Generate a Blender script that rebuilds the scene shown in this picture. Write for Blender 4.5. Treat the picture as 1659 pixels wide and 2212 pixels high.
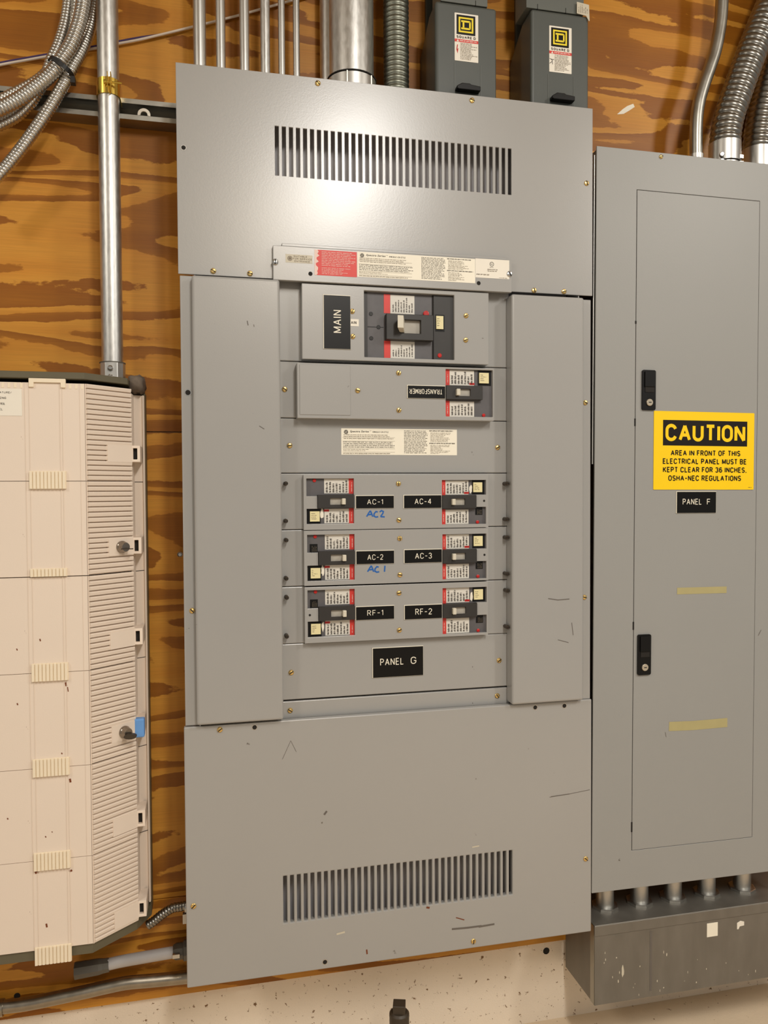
import bpy, math, random
from mathutils import Vector, Matrix
from mathutils.noise import noise as pnoise

sc = bpy.context.scene
for o in list(bpy.data.objects):
    bpy.data.objects.remove(o)

# ------------------------------------------------------------------ camera
FPX = 1685.477
CX, CY = 829.5, 1106.0
KS = 1.8 / 1.88
CAM = Vector((0.05367629, -1.63215164, 1.02323301)) * KS
YAW, PITCH, ROLL = math.radians(12.69136), math.radians(-1.571048), math.radians(-0.312063)
FW = Vector((math.sin(YAW) * math.cos(PITCH), math.cos(YAW) * math.cos(PITCH), math.sin(PITCH)))
_r = Vector((math.cos(YAW), -math.sin(YAW), 0))
_u = _r.cross(FW)
RT = _r * math.cos(ROLL) + _u * math.sin(ROLL)
UP = RT.cross(FW)
cam = bpy.data.cameras.new('camera')
camo = bpy.data.objects.new('camera', cam)
sc.collection.objects.link(camo)
camo.matrix_world = Matrix(((RT.x, UP.x, -FW.x, CAM.x), (RT.y, UP.y, -FW.y, CAM.y), (RT.z, UP.z, -FW.z, CAM.z), (0, 0, 0, 1)))
cam.sensor_fit = 'AUTO'
cam.sensor_width = 36
cam.lens = FPX / 2212 * 36
cam.clip_start = 0.02
sc.camera = camo

# ------------------------------------------------------------------ world, lamps, exposure
sc.view_settings.view_transform = 'Standard'
sc.view_settings.look = 'None'
sc.view_settings.gamma = 1
sc.view_settings.use_curve_mapping = False
sc.view_settings.exposure = 0.08
w = bpy.data.worlds.new('world')
sc.world = w
w.use_nodes = True
w.node_tree.nodes['Background'].inputs[0].default_value = (1.0, 0.93, 0.84, 1)
w.node_tree.nodes['Background'].inputs[1].default_value = 0.29

def area(name, loc, target, sx, sy, power, color):
    l = bpy.data.lights.new(name, 'AREA')
    l.shape = 'RECTANGLE'
    l.size, l.size_y = sx, sy
    l.energy = power
    l.color = color
    o = bpy.data.objects.new(name, l)
    sc.collection.objects.link(o)
    o.location = loc
    o.rotation_euler = (Vector(target) - Vector(loc)).to_track_quat('-Z', 'Y').to_euler()
    return o
# ceiling tubes of the room: one behind the camera, one to the left, one to the right
area('ceiling_lamp_middle', (0.74, -2.30, 2.56), (0.74, -1.95, 0.0), 0.20, 1.1, 48, (1.0, 0.965, 0.91))
area('ceiling_lamp_rear', (0.50, -3.15, 2.56), (0.50, -2.0, 0.8), 0.20, 0.5, 13, (1.0, 0.86, 0.68))
area('ceiling_lamp_left', (-1.7, -1.5, 2.56), (-1.2, -1.0, 0.0), 0.25, 1.2, 29, (1.0, 0.92, 0.80))
area('ceiling_lamp_right', (2.30, -1.7, 2.56), (1.8, -1.0, 0.0), 0.25, 1.2, 38, (1.0, 0.95, 0.87))

# ------------------------------------------------------------------ pixel helpers (measured on the photograph)
def at(u, v, Y):
    d = FW + RT * ((u - CX) / FPX) - UP * ((v - CY) / FPX)
    return CAM + d * ((Y - CAM.y) / d.y)
def rc(u0, v0, u1, v1, Y):
    a, b = at(u0, v0, Y), at(u1, v1, Y)
    return a.x, b.x, b.z, a.z          # x0 x1 z0 z1

# ------------------------------------------------------------------ materials
def lin(c):
    return tuple(((x / 255) / 12.92 if x / 255 <= 0.04045 else ((x / 255 + 0.055) / 1.055) ** 2.4) for x in c) + (1,)
def nt(name):
    m = bpy.data.materials.new(name)
    m.use_nodes = True
    return m, m.node_tree.nodes, m.node_tree.links, m.node_tree.nodes['Principled BSDF']
def plain(name, rgb, rough=0.5, metal=0.0, vary=0.06, scale=40, bump=0.0, bscale=600, spec=0.5):
    m, N, L, b = nt(name)
    tc = N.new('ShaderNodeTexCoord')
    n = N.new('ShaderNodeTexNoise'); n.inputs['Scale'].default_value = scale; n.inputs['Detail'].default_value = 4
    L.new(tc.outputs['Object'], n.inputs['Vector'])
    mx = N.new('ShaderNodeMix'); mx.data_type = 'RGBA'
    c = lin(rgb)
    mx.inputs['A'].default_value = tuple(x * (1 - vary) for x in c[:3]) + (1,)
    mx.inputs['B'].default_value = tuple(min(1, x * (1 + vary)) for x in c[:3]) + (1,)
    L.new(n.outputs['Fac'], mx.inputs['Factor'])
    L.new(mx.outputs['Result'], b.inputs['Base Color'])
    b.inputs['Roughness'].default_value = rough
    b.inputs['Metallic'].default_value = metal
    b.inputs['Specular IOR Level'].default_value = spec
    if bump:
        n2 = N.new('ShaderNodeTexNoise'); n2.inputs['Scale'].default_value = bscale; n2.inputs['Detail'].default_value = 2
        L.new(tc.outputs['Object'], n2.inputs['Vector'])
        bp = N.new('ShaderNodeBump'); bp.inputs['Strength'].default_value = bump; bp.inputs['Distance'].default_value = 0.001
        L.new(n2.outputs['Fac'], bp.inputs['Height'])
        L.new(bp.outputs['Normal'], b.inputs['Normal'])
    return m
def specked(name, rgb, dark, rough, density=0.70, scale=60, vary=0.06, bump=0.15, spec=0.4):
    """painted surface with a scatter of small dark dirt specks"""
    m, N, L, b = nt(name)
    tc = N.new('ShaderNodeTexCoord')
    n = N.new('ShaderNodeTexNoise'); n.inputs['Scale'].default_value = 5; n.inputs['Detail'].default_value = 5
    L.new(tc.outputs['Object'], n.inputs['Vector'])
    s = N.new('ShaderNodeTexNoise'); s.inputs['Scale'].default_value = scale; s.inputs['Detail'].default_value = 3; s.inputs['Roughness'].default_value = 0.7
    L.new(tc.outputs['Object'], s.inputs['Vector'])
    r = N.new('ShaderNodeValToRGB')
    r.color_ramp.elements[0].position = density; r.color_ramp.elements[1].position = density + 0.05
    L.new(s.outputs['Fac'], r.inputs['Fac'])
    c = lin(rgb)
    mx = N.new('ShaderNodeMix'); mx.data_type = 'RGBA'
    mx.inputs['A'].default_value = tuple(x * (1 - vary) for x in c[:3]) + (1,)
    mx.inputs['B'].default_value = tuple(min(1, x * (1 + vary)) for x in c[:3]) + (1,)
    L.new(n.outputs['Fac'], mx.inputs['Factor'])
    m2 = N.new('ShaderNodeMix'); m2.data_type = 'RGBA'
    L.new(r.outputs['Color'], m2.inputs['Factor'])
    L.new(mx.outputs['Result'], m2.inputs['A'])
    m2.inputs['B'].default_value = lin(dark)
    L.new(m2.outputs['Result'], b.inputs['Base Color'])
    b.inputs['Roughness'].default_value = rough
    b.inputs['Specular IOR Level'].default_value = spec
    bp = N.new('ShaderNodeBump'); bp.inputs['Strength'].default_value = bump; bp.inputs['Distance'].default_value = 0.002
    n2 = N.new('ShaderNodeTexNoise'); n2.inputs['Scale'].default_value = 350
    L.new(tc.outputs['Object'], n2.inputs['Vector'])
    L.new(n2.outputs['Fac'], bp.inputs['Height'])
    L.new(bp.outputs['Normal'], b.inputs['Normal'])
    return m
def galv(name, rgb, rough=0.32, var=0.12, scale=(60, 60, 14), bump=0.05):
    m, N, L, b = nt(name)
    tc = N.new('ShaderNodeTexCoord')
    mp = N.new('ShaderNodeMapping'); mp.inputs['Scale'].default_value = scale
    L.new(tc.outputs['Object'], mp.inputs['Vector'])
    n = N.new('ShaderNodeTexNoise'); n.inputs['Scale'].default_value = 1; n.inputs['Detail'].default_value = 5
    L.new(mp.outputs['Vector'], n.inputs['Vector'])
    c = lin(rgb)
    mx = N.new('ShaderNodeMix'); mx.data_type = 'RGBA'
    mx.inputs['A'].default_value = tuple(x * (1 - var * 2) for x in c[:3]) + (1,)
    mx.inputs['B'].default_value = tuple(min(1, x * (1 + var)) for x in c[:3]) + (1,)
    L.new(n.outputs['Fac'], mx.inputs['Factor'])
    L.new(mx.outputs['Result'], b.inputs['Base Color'])
    mr = N.new('ShaderNodeMapRange')
    mr.inputs['To Min'].default_value = rough - 0.08; mr.inputs['To Max'].default_value = rough + 0.1
    L.new(n.outputs['Fac'], mr.inputs['Value'])
    L.new(mr.outputs['Result'], b.inputs['Roughness'])
    b.inputs['Metallic'].default_value = 1.0
    bp = N.new('ShaderNodeBump'); bp.inputs['Strength'].default_value = bump; bp.inputs['Distance'].default_value = 0.002
    L.new(n.outputs['Fac'], bp.inputs['Height'])
    L.new(bp.outputs['Normal'], b.inputs['Normal'])
    return m
def plywood():
    m, N, L, b = nt('plywood')
    tc = N.new('ShaderNodeTexCoord')
    mp = N.new('ShaderNodeMapping'); mp.inputs['Scale'].default_value = (0.95, 1.0, 6.2); mp.inputs['Location'].default_value = (3.1, 0, 1.7)
    L.new(tc.outputs['Object'], mp.inputs['Vector'])
    n = N.new('ShaderNodeTexNoise'); n.inputs['Scale'].default_value = 1.0; n.inputs['Detail'].default_value = 2.0; n.inputs['Roughness'].default_value = 0.45; n.inputs['Distortion'].default_value = 0.45
    L.new(mp.outputs['Vector'], n.inputs['Vector'])
    mp2 = N.new('ShaderNodeMapping'); mp2.inputs['Scale'].default_value = (26, 1, 60)
    L.new(tc.outputs['Object'], mp2.inputs['Vector'])
    n2 = N.new('ShaderNodeTexNoise'); n2.inputs['Scale'].default_value = 1.0; n2.inputs['Detail'].default_value = 4; n2.inputs['Roughness'].default_value = 0.6
    L.new(mp2.outputs['Vector'], n2.inputs['Vector'])
    a = N.new('ShaderNodeMath'); a.operation = 'MULTIPLY_ADD'; a.inputs[1].default_value = 0.034
    L.new(n2.outputs['Fac'], a.inputs[0]); L.new(n.outputs['Fac'], a.inputs[2])
    k = N.new('ShaderNodeMath'); k.operation = 'MULTIPLY'; k.inputs[1].default_value = 8.6
    L.new(a.outputs[0], k.inputs[0])
    f = N.new('ShaderNodeMath'); f.operation = 'FRACT'
    L.new(k.outputs[0], f.inputs[0])
    r = N.new('ShaderNodeValToRGB')
    e = r.color_ramp.elements
    LT, DK = lin((206, 144, 52)), lin((150, 91, 16))
    e[0].position = 0.0; e[0].color = LT
    e[1].position = 0.44; e[1].color = lin((198, 133, 44))
    for p, c in ((0.47, lin((160, 99, 20))), (0.74, DK), (0.955, lin((146, 86, 13))), (0.985, LT)):
        x = e.new(p); x.color = c
    L.new(f.outputs[0], r.inputs['Fac'])
    mp3 = N.new('ShaderNodeMapping'); mp3.inputs['Scale'].default_value = (9, 1, 420)
    L.new(tc.outputs['Object'], mp3.inputs['Vector'])
    n3 = N.new('ShaderNodeTexNoise'); n3.inputs['Scale'].default_value = 1.0; n3.inputs['Detail'].default_value = 3
    L.new(mp3.outputs['Vector'], n3.inputs['Vector'])
    mr = N.new('ShaderNodeMapRange'); mr.inputs['To Min'].default_value = 0.78; mr.inputs['To Max'].default_value = 1.2
    L.new(n3.outputs['Fac'], mr.inputs['Value'])
    n4 = N.new('ShaderNodeTexNoise'); n4.inputs['Scale'].default_value = 2.5
    L.new(tc.outputs['Object'], n4.inputs['Vector'])
    mr4 = N.new('ShaderNodeMapRange'); mr4.inputs['To Min'].default_value = 0.8; mr4.inputs['To Max'].default_value = 1.2
    L.new(n4.outputs['Fac'], mr4.inputs['Value'])
    mm = N.new('ShaderNodeMath'); mm.operation = 'MULTIPLY'
    L.new(mr.outputs['Result'], mm.inputs[0]); L.new(mr4.outputs['Result'], mm.inputs[1])
    mx = N.new('ShaderNodeVectorMath'); mx.operation = 'SCALE'
    L.new(r.outputs['Color'], mx.inputs[0]); L.new(mm.outputs[0], mx.inputs['Scale'])
    L.new(mx.outputs['Vector'], b.inputs['Base Color'])
    b.inputs['Roughness'].default_value = 0.42
    b.inputs['Specular IOR Level'].default_value = 0.35
    bp = N.new('ShaderNodeBump'); bp.inputs['Strength'].default_value = 0.12; bp.inputs['Distance'].default_value = 0.001
    L.new(n3.outputs['Fac'], bp.inputs['Height']); L.new(bp.outputs['Normal'], b.inputs['Normal'])
    return m

M = dict(
    ply=plywood(),
    concrete=specked('painted_concrete', (238, 224, 204), (128, 98, 68), 0.75, 0.62, 72, 0.12, 0.35),
    floor=specked('concrete_floor', (222, 202, 174), (128, 98, 68), 0.7, 0.66, 60, 0.14, 0.35),
    ceiling=plain('ceiling_white', (200, 190, 172), 0.9),
    gray=specked('gray_enamel', (162, 161, 158), (88, 82, 74), 0.28, 0.735, 34, 0.03, 0.03, 0.9),
    gray_f=specked('gray_enamel_panel', (154, 154, 151), (88, 82, 74), 0.42, 0.745, 34, 0.03, 0.05, 0.45),
    inner=plain('deadfront_gray', (178, 174, 176), 0.4),
    dark=plain('dark_interior', (26, 22, 18), 0.8),
    black=plain('black_plastic', (11, 11, 11), 0.4, vary=0.1, spec=0.3),
    blackp=plain('black_engraving_stock', (10, 9, 8), 0.36, vary=0.05, spec=0.3),
    white=plain('white_engraving_core', (236, 230, 212), 0.5, vary=0.03),
    cream=plain('cream_label', (246, 240, 222), 0.55, vary=0.02),
    cream2=plain('breaker_label', (222, 218, 208), 0.55, vary=0.03),
    whitelab=plain('white_label', (240, 234, 220), 0.55, vary=0.02),
    ink=plain('label_ink', (60, 52, 44), 0.6),
    ink2=plain('label_ink_pale', (128, 116, 98), 0.6),
    red=plain('red_label', (216, 62, 54), 0.45, vary=0.06),
    redbtn=plain('red_button', (190, 28, 24), 0.35),
    pinkpaper=plain('torn_paper', (240, 214, 204), 0.8),
    tan=plain('tan_sticker', (204, 196, 176), 0.5),
    brk=plain('breaker_gray', (92, 90, 92), 0.5, vary=0.18, scale=60),
    brkd=plain('breaker_dark', (48, 46, 44), 0.45, vary=0.12, scale=60),
    toggle=plain('toggle_bone', (214, 208, 190), 0.4, vary=0.05),
    slot=plain('toggle_slot', (176, 171, 160), 0.5),
    plug=plain('rating_plug', (232, 222, 172), 0.45),
    blue=plain('blue_marker', (22, 96, 176), 0.5),
    bluetape=plain('blue_tape', (104, 158, 222), 0.45),
    brass=plain('brass', (228, 196, 128), 0.34, 1.0),
    steel=plain('steel_screw', (200, 200, 198), 0.25, 1.0),
    zinc=plain('yellow_zinc', (222, 190, 90), 0.25, 1.0, vary=0.2),
    emt=galv('galvanized_conduit', (204, 203, 199), 0.38, 0.10, (70, 70, 12)),
    emt2=galv('galvanized_spangle', (208, 207, 203), 0.40, 0.16, (160, 160, 60), 0.12),
    emtd=galv('dull_conduit', (168, 160, 146), 0.34, 0.14, (60, 60, 60)),
    flex=galv('flexible_conduit', (196, 192, 184), 0.30, 0.10, (60, 60, 60)),
    hose=galv('hose_steel', (150, 147, 140), 0.30, 0.10, (60, 60, 60)),
    flexd=galv('dark_flexible_conduit', (138, 140, 128), 0.42, 0.10, (60, 60, 60)),
    trough=galv('trough_steel', (134, 130, 122), 0.50, 0.16, (26, 26, 9), 0.04),
    strut=galv('strut_steel', (168, 166, 158), 0.36, 0.10, (40, 40, 40)),
    sqd=plain('switch_gray', (78, 82, 78), 0.42, vary=0.04, bump=0.05),
    sqd2=plain('switch_gray_light', (98, 102, 97), 0.42, vary=0.04),
    beige=specked('beige_plastic', (234, 219, 203), (120, 72, 40), 0.5, 0.745, 40, 0.03, 0.06, 0.35),
    beigel=plain('beige_clip', (244, 230, 204), 0.5, vary=0.03),
    olive=plain('olive_steel', (98, 92, 72), 0.5, vary=0.1),
    lint=plain('gray_lint', (110, 98, 86), 0.95, vary=0.3, scale=120),
    liquid=plain('gray_jacket', (182, 178, 176), 0.5, vary=0.06),
    fitting=plain('gray_fitting', (96, 92, 84), 0.45, 0.3, vary=0.15),
    purple=plain('purple_wire', (64, 44, 96), 0.5),
    whitew=plain('white_wire', (216, 202, 186), 0.5),
    yellow=plain('sign_yellow', (255, 212, 0), 0.42, vary=0.01),
    signblk=plain('sign_black', (22, 14, 9), 0.5, vary=0.03, spec=0.3),
    logoyel=plain('logo_yellow', (246, 222, 40), 0.45),
    tape=plain('tape_residue', (176, 166, 118), 0.5, vary=0.08),
    iron=plain('black_iron', (62, 52, 40), 0.5, 0.1, vary=0.2),
    rubber=plain('black_tie', (20, 19, 18), 0.5),
    scuff=plain('scuff', (104, 98, 92), 0.5),
    rust=plain('rust_stain', (120, 62, 30), 0.8),
    keyhole=plain('lock_nickel', (214, 204, 184), 0.3, 0.7),
    handle=plain('gunmetal', (150, 142, 132), 0.22, 1.0),
)

M['trough'].node_tree.nodes['Principled BSDF'].inputs['Metallic'].default_value = 0.6
# ------------------------------------------------------------------ mesh builder
W = {}          # world origin of every object
def tag(o, label=None, cat=None, group=None, kind=None):
    if label: o['label'] = label
    if cat: o['category'] = cat
    if group: o['group'] = group
    if kind: o['kind'] = kind
    return o
def thing(name, label, cat, loc, group=None):
    o = bpy.data.objects.new(name, None)
    o.empty_display_size = 0.05
    sc.collection.objects.link(o)
    o.location = loc
    W[o] = Vector(loc)
    return tag(o, label, cat, group)

class MB:
    def __init__(s):
        s.v, s.f, s.mi, s.sm, s.mats = [], [], [], [], []
    def m(s, mat):
        if mat not in s.mats: s.mats.append(mat)
        return s.mats.index(mat)
    def face(s, pts, mat, smooth=False):
        i = len(s.v)
        s.v += [Vector(p) for p in pts]
        s.f.append(tuple(range(i, i + len(pts)))); s.mi.append(s.m(mat)); s.sm.append(smooth)
    def mesh(s, verts, faces, mat, smooth=False):
        i = len(s.v); k = s.m(mat)
        s.v += [Vector(p) for p in verts]
        for f in faces:
            s.f.append(tuple(i + j for j in f)); s.mi.append(k); s.sm.append(smooth)
    def box(s, x0, x1, y0, y1, z0, z1, mat):
        v = [(x0, y0, z0), (x1, y0, z0), (x1, y1, z0), (x0, y1, z0), (x0, y0, z1), (x1, y0, z1), (x1, y1, z1), (x0, y1, z1)]
        s.mesh(v, [(0, 3, 2, 1), (4, 5, 6, 7), (0, 1, 5, 4), (1, 2, 6, 5), (2, 3, 7, 6), (3, 0, 4, 7)], mat)
    def quad(s, x0, x1, z0, z1, Y, mat):               # faces -Y
        s.face([(x0, Y, z0), (x1, Y, z0), (x1, Y, z1), (x0, Y, z1)], mat)
    def disc(s, x, z, r, Y, mat, n=16):
        s.face([(x + r * math.cos(6.28318 * i / n), Y, z + r * math.sin(6.28318 * i / n)) for i in range(n)], mat)
    def ring(s, x, z, r0, r1, Y, mat, n=24):
        for i in range(n):
            a, b = 6.28318 * i / n, 6.28318 * (i + 1) / n
            s.face([(x + r * math.cos(t), Y, z + r * math.sin(t)) for r, t in ((r1, a), (r1, b), (r0, b), (r0, a))], mat)
    def lathe(s, base, axis, prof, mat, n=20, smooth=True, cap=True):
        """prof: list of (distance along axis, radius)"""
        ax = Vector(axis).normalized()
        t = Vector((0, 0, 1)) if abs(ax.z) < 0.9 else Vector((1, 0, 0))
        a = ax.cross(t).normalized(); b = ax.cross(a)
        base = Vector(base)
        ring = lambda d, r: [base + ax * d + (a * math.cos(2 * math.pi * i / n) + b * math.sin(2 * math.pi * i / n)) * r for i in range(n)]
        runs, cur = [], [prof[0]]
        for q in range(1, len(prof)):
            cur.append(prof[q])
            if q < len(prof) - 1:
                d0 = math.atan2(prof[q][1] - prof[q - 1][1], prof[q][0] - prof[q - 1][0]); d1 = math.atan2(prof[q + 1][1] - prof[q][1], prof[q + 1][0] - prof[q][0])
                if abs(d1 - d0) > 0.5: runs.append(cur); cur = [prof[q]]
        runs.append(cur)
        for run in runs:
            vs, fs = [], []
            for d, r in run: vs += ring(d, r)
            for j in range(len(run) - 1):
                for i in range(n):
                    k = (i + 1) % n
                    fs.append((j * n + i, j * n + k, (j + 1) * n + k, (j + 1) * n + i))
            s.mesh(vs, fs, mat, smooth)
        if cap:
            s.face(ring(*prof[0])[::-1], mat)
            s.face(ring(*prof[-1]), mat)
    def tube(s, pts, rad, mat, n=16, step=None, pitch=None, amp=0.0, helix=0.0):
        """tube along a smooth path; pitch/amp give an interlocked corrugation"""
        pts = [Vector(p) for p in pts]
        if len(pts) > 2 or step:
            dense = []
            P = [pts[0] * 2 - pts[1]] + pts + [pts[-1] * 2 - pts[-2]]
            for i in range(1, len(P) - 2):
                for k in range(24):
                    t = k / 24
                    p0, p1, p2, p3 = P[i - 1], P[i], P[i + 1], P[i + 2]
                    dense.append(0.5 * ((2 * p1) + (p2 - p0) * t + (2 * p0 - 5 * p1 + 4 * p2 - p3) * t * t + (3 * p1 - p0 - 3 * p2 + p3) * t ** 3))
            dense.append(pts[-1])
            L = [0]
            for i in range(1, len(dense)): L.append(L[-1] + (dense[i] - dense[i - 1]).length)
            st = step or L[-1] / max(8, len(pts) * 8)
            cnt = max(2, int(L[-1] / st))
            out, j = [], 0
            for k in range(cnt + 1):
                d = L[-1] * k / cnt
                while j < len(L) - 2 and L[j + 1] < d: j += 1
                t = (d - L[j]) / max(1e-9, L[j + 1] - L[j])
                out.append((dense[j].lerp(dense[j + 1], t), d))
        else:
            out = [(pts[0], 0), (pts[1], (pts[1] - pts[0]).length)]
        vs, fs = [], []
        prev = None
        for i, (p, d) in enumerate(out):
            q0, q1 = out[max(0, i - 1)][0], out[min(len(out) - 1, i + 1)][0]
            tg = (q1 - q0).normalized()
            if prev is None:
                t = Vector((0, 0, 1)) if abs(tg.z) < 0.9 else Vector((1, 0, 0))
                a = tg.cross(t).normalized()
            else:
                a = (prev - tg * prev.dot(tg)).normalized()
            prev = a
            b = tg.cross(a)
            for k in range(n):
                th = 2 * math.pi * k / n
                r = rad
                if pitch:
                    ph = d / pitch - helix * k / n
                    x = ph - math.floor(ph)
                    r = rad * (1 + amp * (1.3 * math.sqrt(abs(math.sin(math.pi * x))) - 1))
                vs.append(p + (a * math.cos(th) + b * math.sin(th)) * r)
        for i in range(len(out) - 1):
            for k in range(n):
                k2 = (k + 1) % n
                fs.append((i * n + k, i * n + k2, (i + 1) * n + k2, (i + 1) * n + k))
        s.mesh(vs, fs, mat, True)
        s.face([vs[k] for k in range(n)][::-1], mat)
        s.face([vs[-n + k] for k in range(n)], mat)
    def plate(s, x0, x1, z0, z1, Y, T, holes, mat):
        """sheet facing -Y with real rectangular holes (x0,x1,z0,z1) and turned-back edges of depth T"""
        xs = sorted({x0, x1, *[h[0] for h in holes], *[h[1] for h in holes]})
        zs = sorted({z0, z1, *[h[2] for h in holes], *[h[3] for h in holes]})
        nx, nz = len(xs) - 1, len(zs) - 1
        solid = [[True] * nz for _ in range(nx)]
        for i in range(nx):
            cx = (xs[i] + xs[i + 1]) / 2
            for j in range(nz):
                cz = (zs[j] + zs[j + 1]) / 2
                for h in holes:
                    if h[0] < cx < h[1] and h[2] < cz < h[3]: solid[i][j] = False; break
        base = len(s.v); idx = {}
        k = s.m(mat)
        def V(i, j, b):
            if (i, j, b) not in idx:
                idx[(i, j, b)] = len(s.v)
                s.v.append(Vector((xs[i], Y + (T if b else 0), zs[j])))
            return idx[(i, j, b)]
        def F(*a):
            s.f.append(a); s.mi.append(k); s.sm.append(False)
        S = lambda i, j: 0 <= i < nx and 0 <= j < nz and solid[i][j]
        for i in range(nx):
            for j in range(nz):
                if not solid[i][j]: continue
                F(V(i, j, 0), V(i + 1, j, 0), V(i + 1, j + 1, 0), V(i, j + 1, 0))
                if not S(i - 1, j): F(V(i, j, 1), V(i, j, 0), V(i, j + 1, 0), V(i, j + 1, 1))
                if not S(i + 1, j): F(V(i + 1, j, 0), V(i + 1, j, 1), V(i + 1, j + 1, 1), V(i + 1, j + 1, 0))
                if not S(i, j - 1): F(V(i, j, 1), V(i + 1, j, 1), V(i + 1, j, 0), V(i, j, 0))
                if not S(i, j + 1): F(V(i, j + 1, 0), V(i + 1, j + 1, 0), V(i + 1, j + 1, 1), V(i, j + 1, 1))
    def text(s, string, x0, x1, z0, z1, Y, mat, bold=0.0, rot=0, shear=0.0):
        """lettering in the XZ plane, fitted to the rectangle; rot in quarter turns anticlockwise"""
        vs, fs = glyphs(string, bold, shear)
        if not vs: return
        ax, bx = min(v[0] for v in vs), max(v[0] for v in vs)
        ay, by = min(v[1] for v in vs), max(v[1] for v in vs)
        out = []
        for x, y in vs:
            p, q = (x - ax) / (bx - ax), (y - ay) / (by - ay)
            for _ in range(rot % 4): p, q = 1 - q, p
            out.append((x0 + p * (x1 - x0), Y, z0 + q * (z1 - z0)))
        s.mesh(out, fs, mat)
    def ribbon(s, P, wd, mat, lift=0.0):
        """flat stroke of width wd along points of a plane of constant Y, mitred at the bends"""
        P = [Vector(p) for p in P]
        for i in range(1, len(P) - 1):
            e0, e1 = P[i] - P[i - 1], P[i + 1] - P[i]
            if e0.length > 1e-9 and e1.length > 1e-9 and e0.normalized().dot(e1.normalized()) < -.2:
                s.ribbon(P[:i + 1], wd, mat, lift); s.ribbon(P[i:], wd, mat, lift + 2e-6)
                return
        P = [p for i, p in enumerate(P) if i == 0 or (p - P[i - 1]).length > 1e-7]
        closed = len(P) > 3 and (P[0] - P[-1]).length < 1e-7
        if closed: P = P[:-1]
        n = len(P); L, R = [], []
        for i in range(n):
            a = P[i - 1] if (i or closed) else None
            c = P[(i + 1) % n] if (i < n - 1 or closed) else None
            d0 = (P[i] - a).normalized() if a is not None else None
            d1 = (c - P[i]).normalized() if c is not None else None
            d0, d1 = d0 or d1, d1 or d0
            n0, n1 = Vector((-d0.z, 0, d0.x)), Vector((-d1.z, 0, d1.x))
            m = n0 + n1
            m = n0 if m.length < 1e-4 else m.normalized()
            k = min(1.5, 1 / max(.3, m.dot(n0)))
            L.append(P[i] + m * wd / 2 * k); R.append(P[i] - m * wd / 2 * k)
        o = Vector((0, -lift, 0))
        for i in range(n if closed else n - 1):
            k = (i + 1) % n
            s.face([R[i] + o, R[k] + o, L[k] + o, L[i] + o], mat)
    def letter(s, string, x0, x1, z0, z1, Y, mat, sw=.12, rot=0, track=.22):
        """single-stroke engraved capitals fitted to the rectangle; sw = stroke width / cap height"""
        W_, H_ = (x1 - x0, z1 - z0) if rot % 2 == 0 else (z1 - z0, x1 - x0)
        wd = sw * H_
        gap = track
        items, t = [], 0
        for ch in string:
            if ch == ' ': t += .45; continue
            w_, st = STROKES[ch]
            items.append((t, st)); t += w_ + gap + sw
        tot = t - gap - sw
        kx = (W_ - wd) / tot; kz = H_ - wd
        lift = 0
        for t0, st in items:
            for poly in st:
                pts = []
                for px, pz in poly:
                    p, q = (wd / 2 + (t0 + px) * kx) / W_, (wd / 2 + pz * kz) / H_
                    for _ in range(rot % 4): p, q = 1 - q, p
                    pts.append((x0 + p * (x1 - x0), Y, z0 + q * (z1 - z0)))
                s.ribbon(pts, wd, mat, lift)
                lift += 0.000004
    def lines(s, x0, x1, z0, z1, Y, mat, n, seed, vert=False, ch=None, fill=(0.6, 1.0), weight=0.62):
        """rows of print too fine to read"""
        rnd = random.Random(seed)
        A, B = ((x0, x1) if not vert else (z0, z1))
        C, D = ((z0, z1) if not vert else (x0, x1))
        p = (D - C) / n
        cw = ch or p * 0.62
        for i in range(n):
            c1 = D - p * (i + 0.2); c0 = c1 - p * weight
            end = A + (B - A) * rnd.uniform(*fill)
            t = A
            while t < end:
                wl = rnd.randint(2, 8)
                for _ in range(wl):
                    if t + cw * 0.7 > end: break
                    h = (c1 - c0) * rnd.choice((1, 1, .8, .7))
                    if vert: s.quad(c1 - h, c1, t, t + cw * 0.72, Y, mat)
                    else: s.quad(t, t + cw * 0.72, c1 - h, c1, Y, mat)
                    t += cw
                t += cw * 0.9
    def build(s, name, parent=None, bevel=0.0, seg=2, origin=None):
        xs = [v.x for v in s.v]; ys = [v.y for v in s.v]; zs = [v.z for v in s.v]
        if origin is None:
            origin = Vector(((min(xs) + max(xs)) / 2, (min(ys) + max(ys)) / 2, min(zs) if parent is None else (min(zs) + max(zs)) / 2))
        me = bpy.data.meshes.new(name)
        me.from_pydata([v - origin for v in s.v], [], s.f)
        for mt in s.mats: me.materials.append(mt)
        me.polygons.foreach_set('material_index', s.mi)
        me.polygons.foreach_set('use_smooth', s.sm)
        me.update()
        o = bpy.data.objects.new(name, me)
        sc.collection.objects.link(o)
        W[o] = origin
        if parent is not None:
            o.parent = parent
            o.location = origin - W[parent]
        else:
            o.location = origin
        if bevel:
            md = o.modifiers.new('bevel', 'BEVEL'); md.width = bevel; md.segments = seg; md.limit_method = 'ANGLE'; md.angle_limit = math.radians(40)
            md.harden_normals = False
        return o

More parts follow.
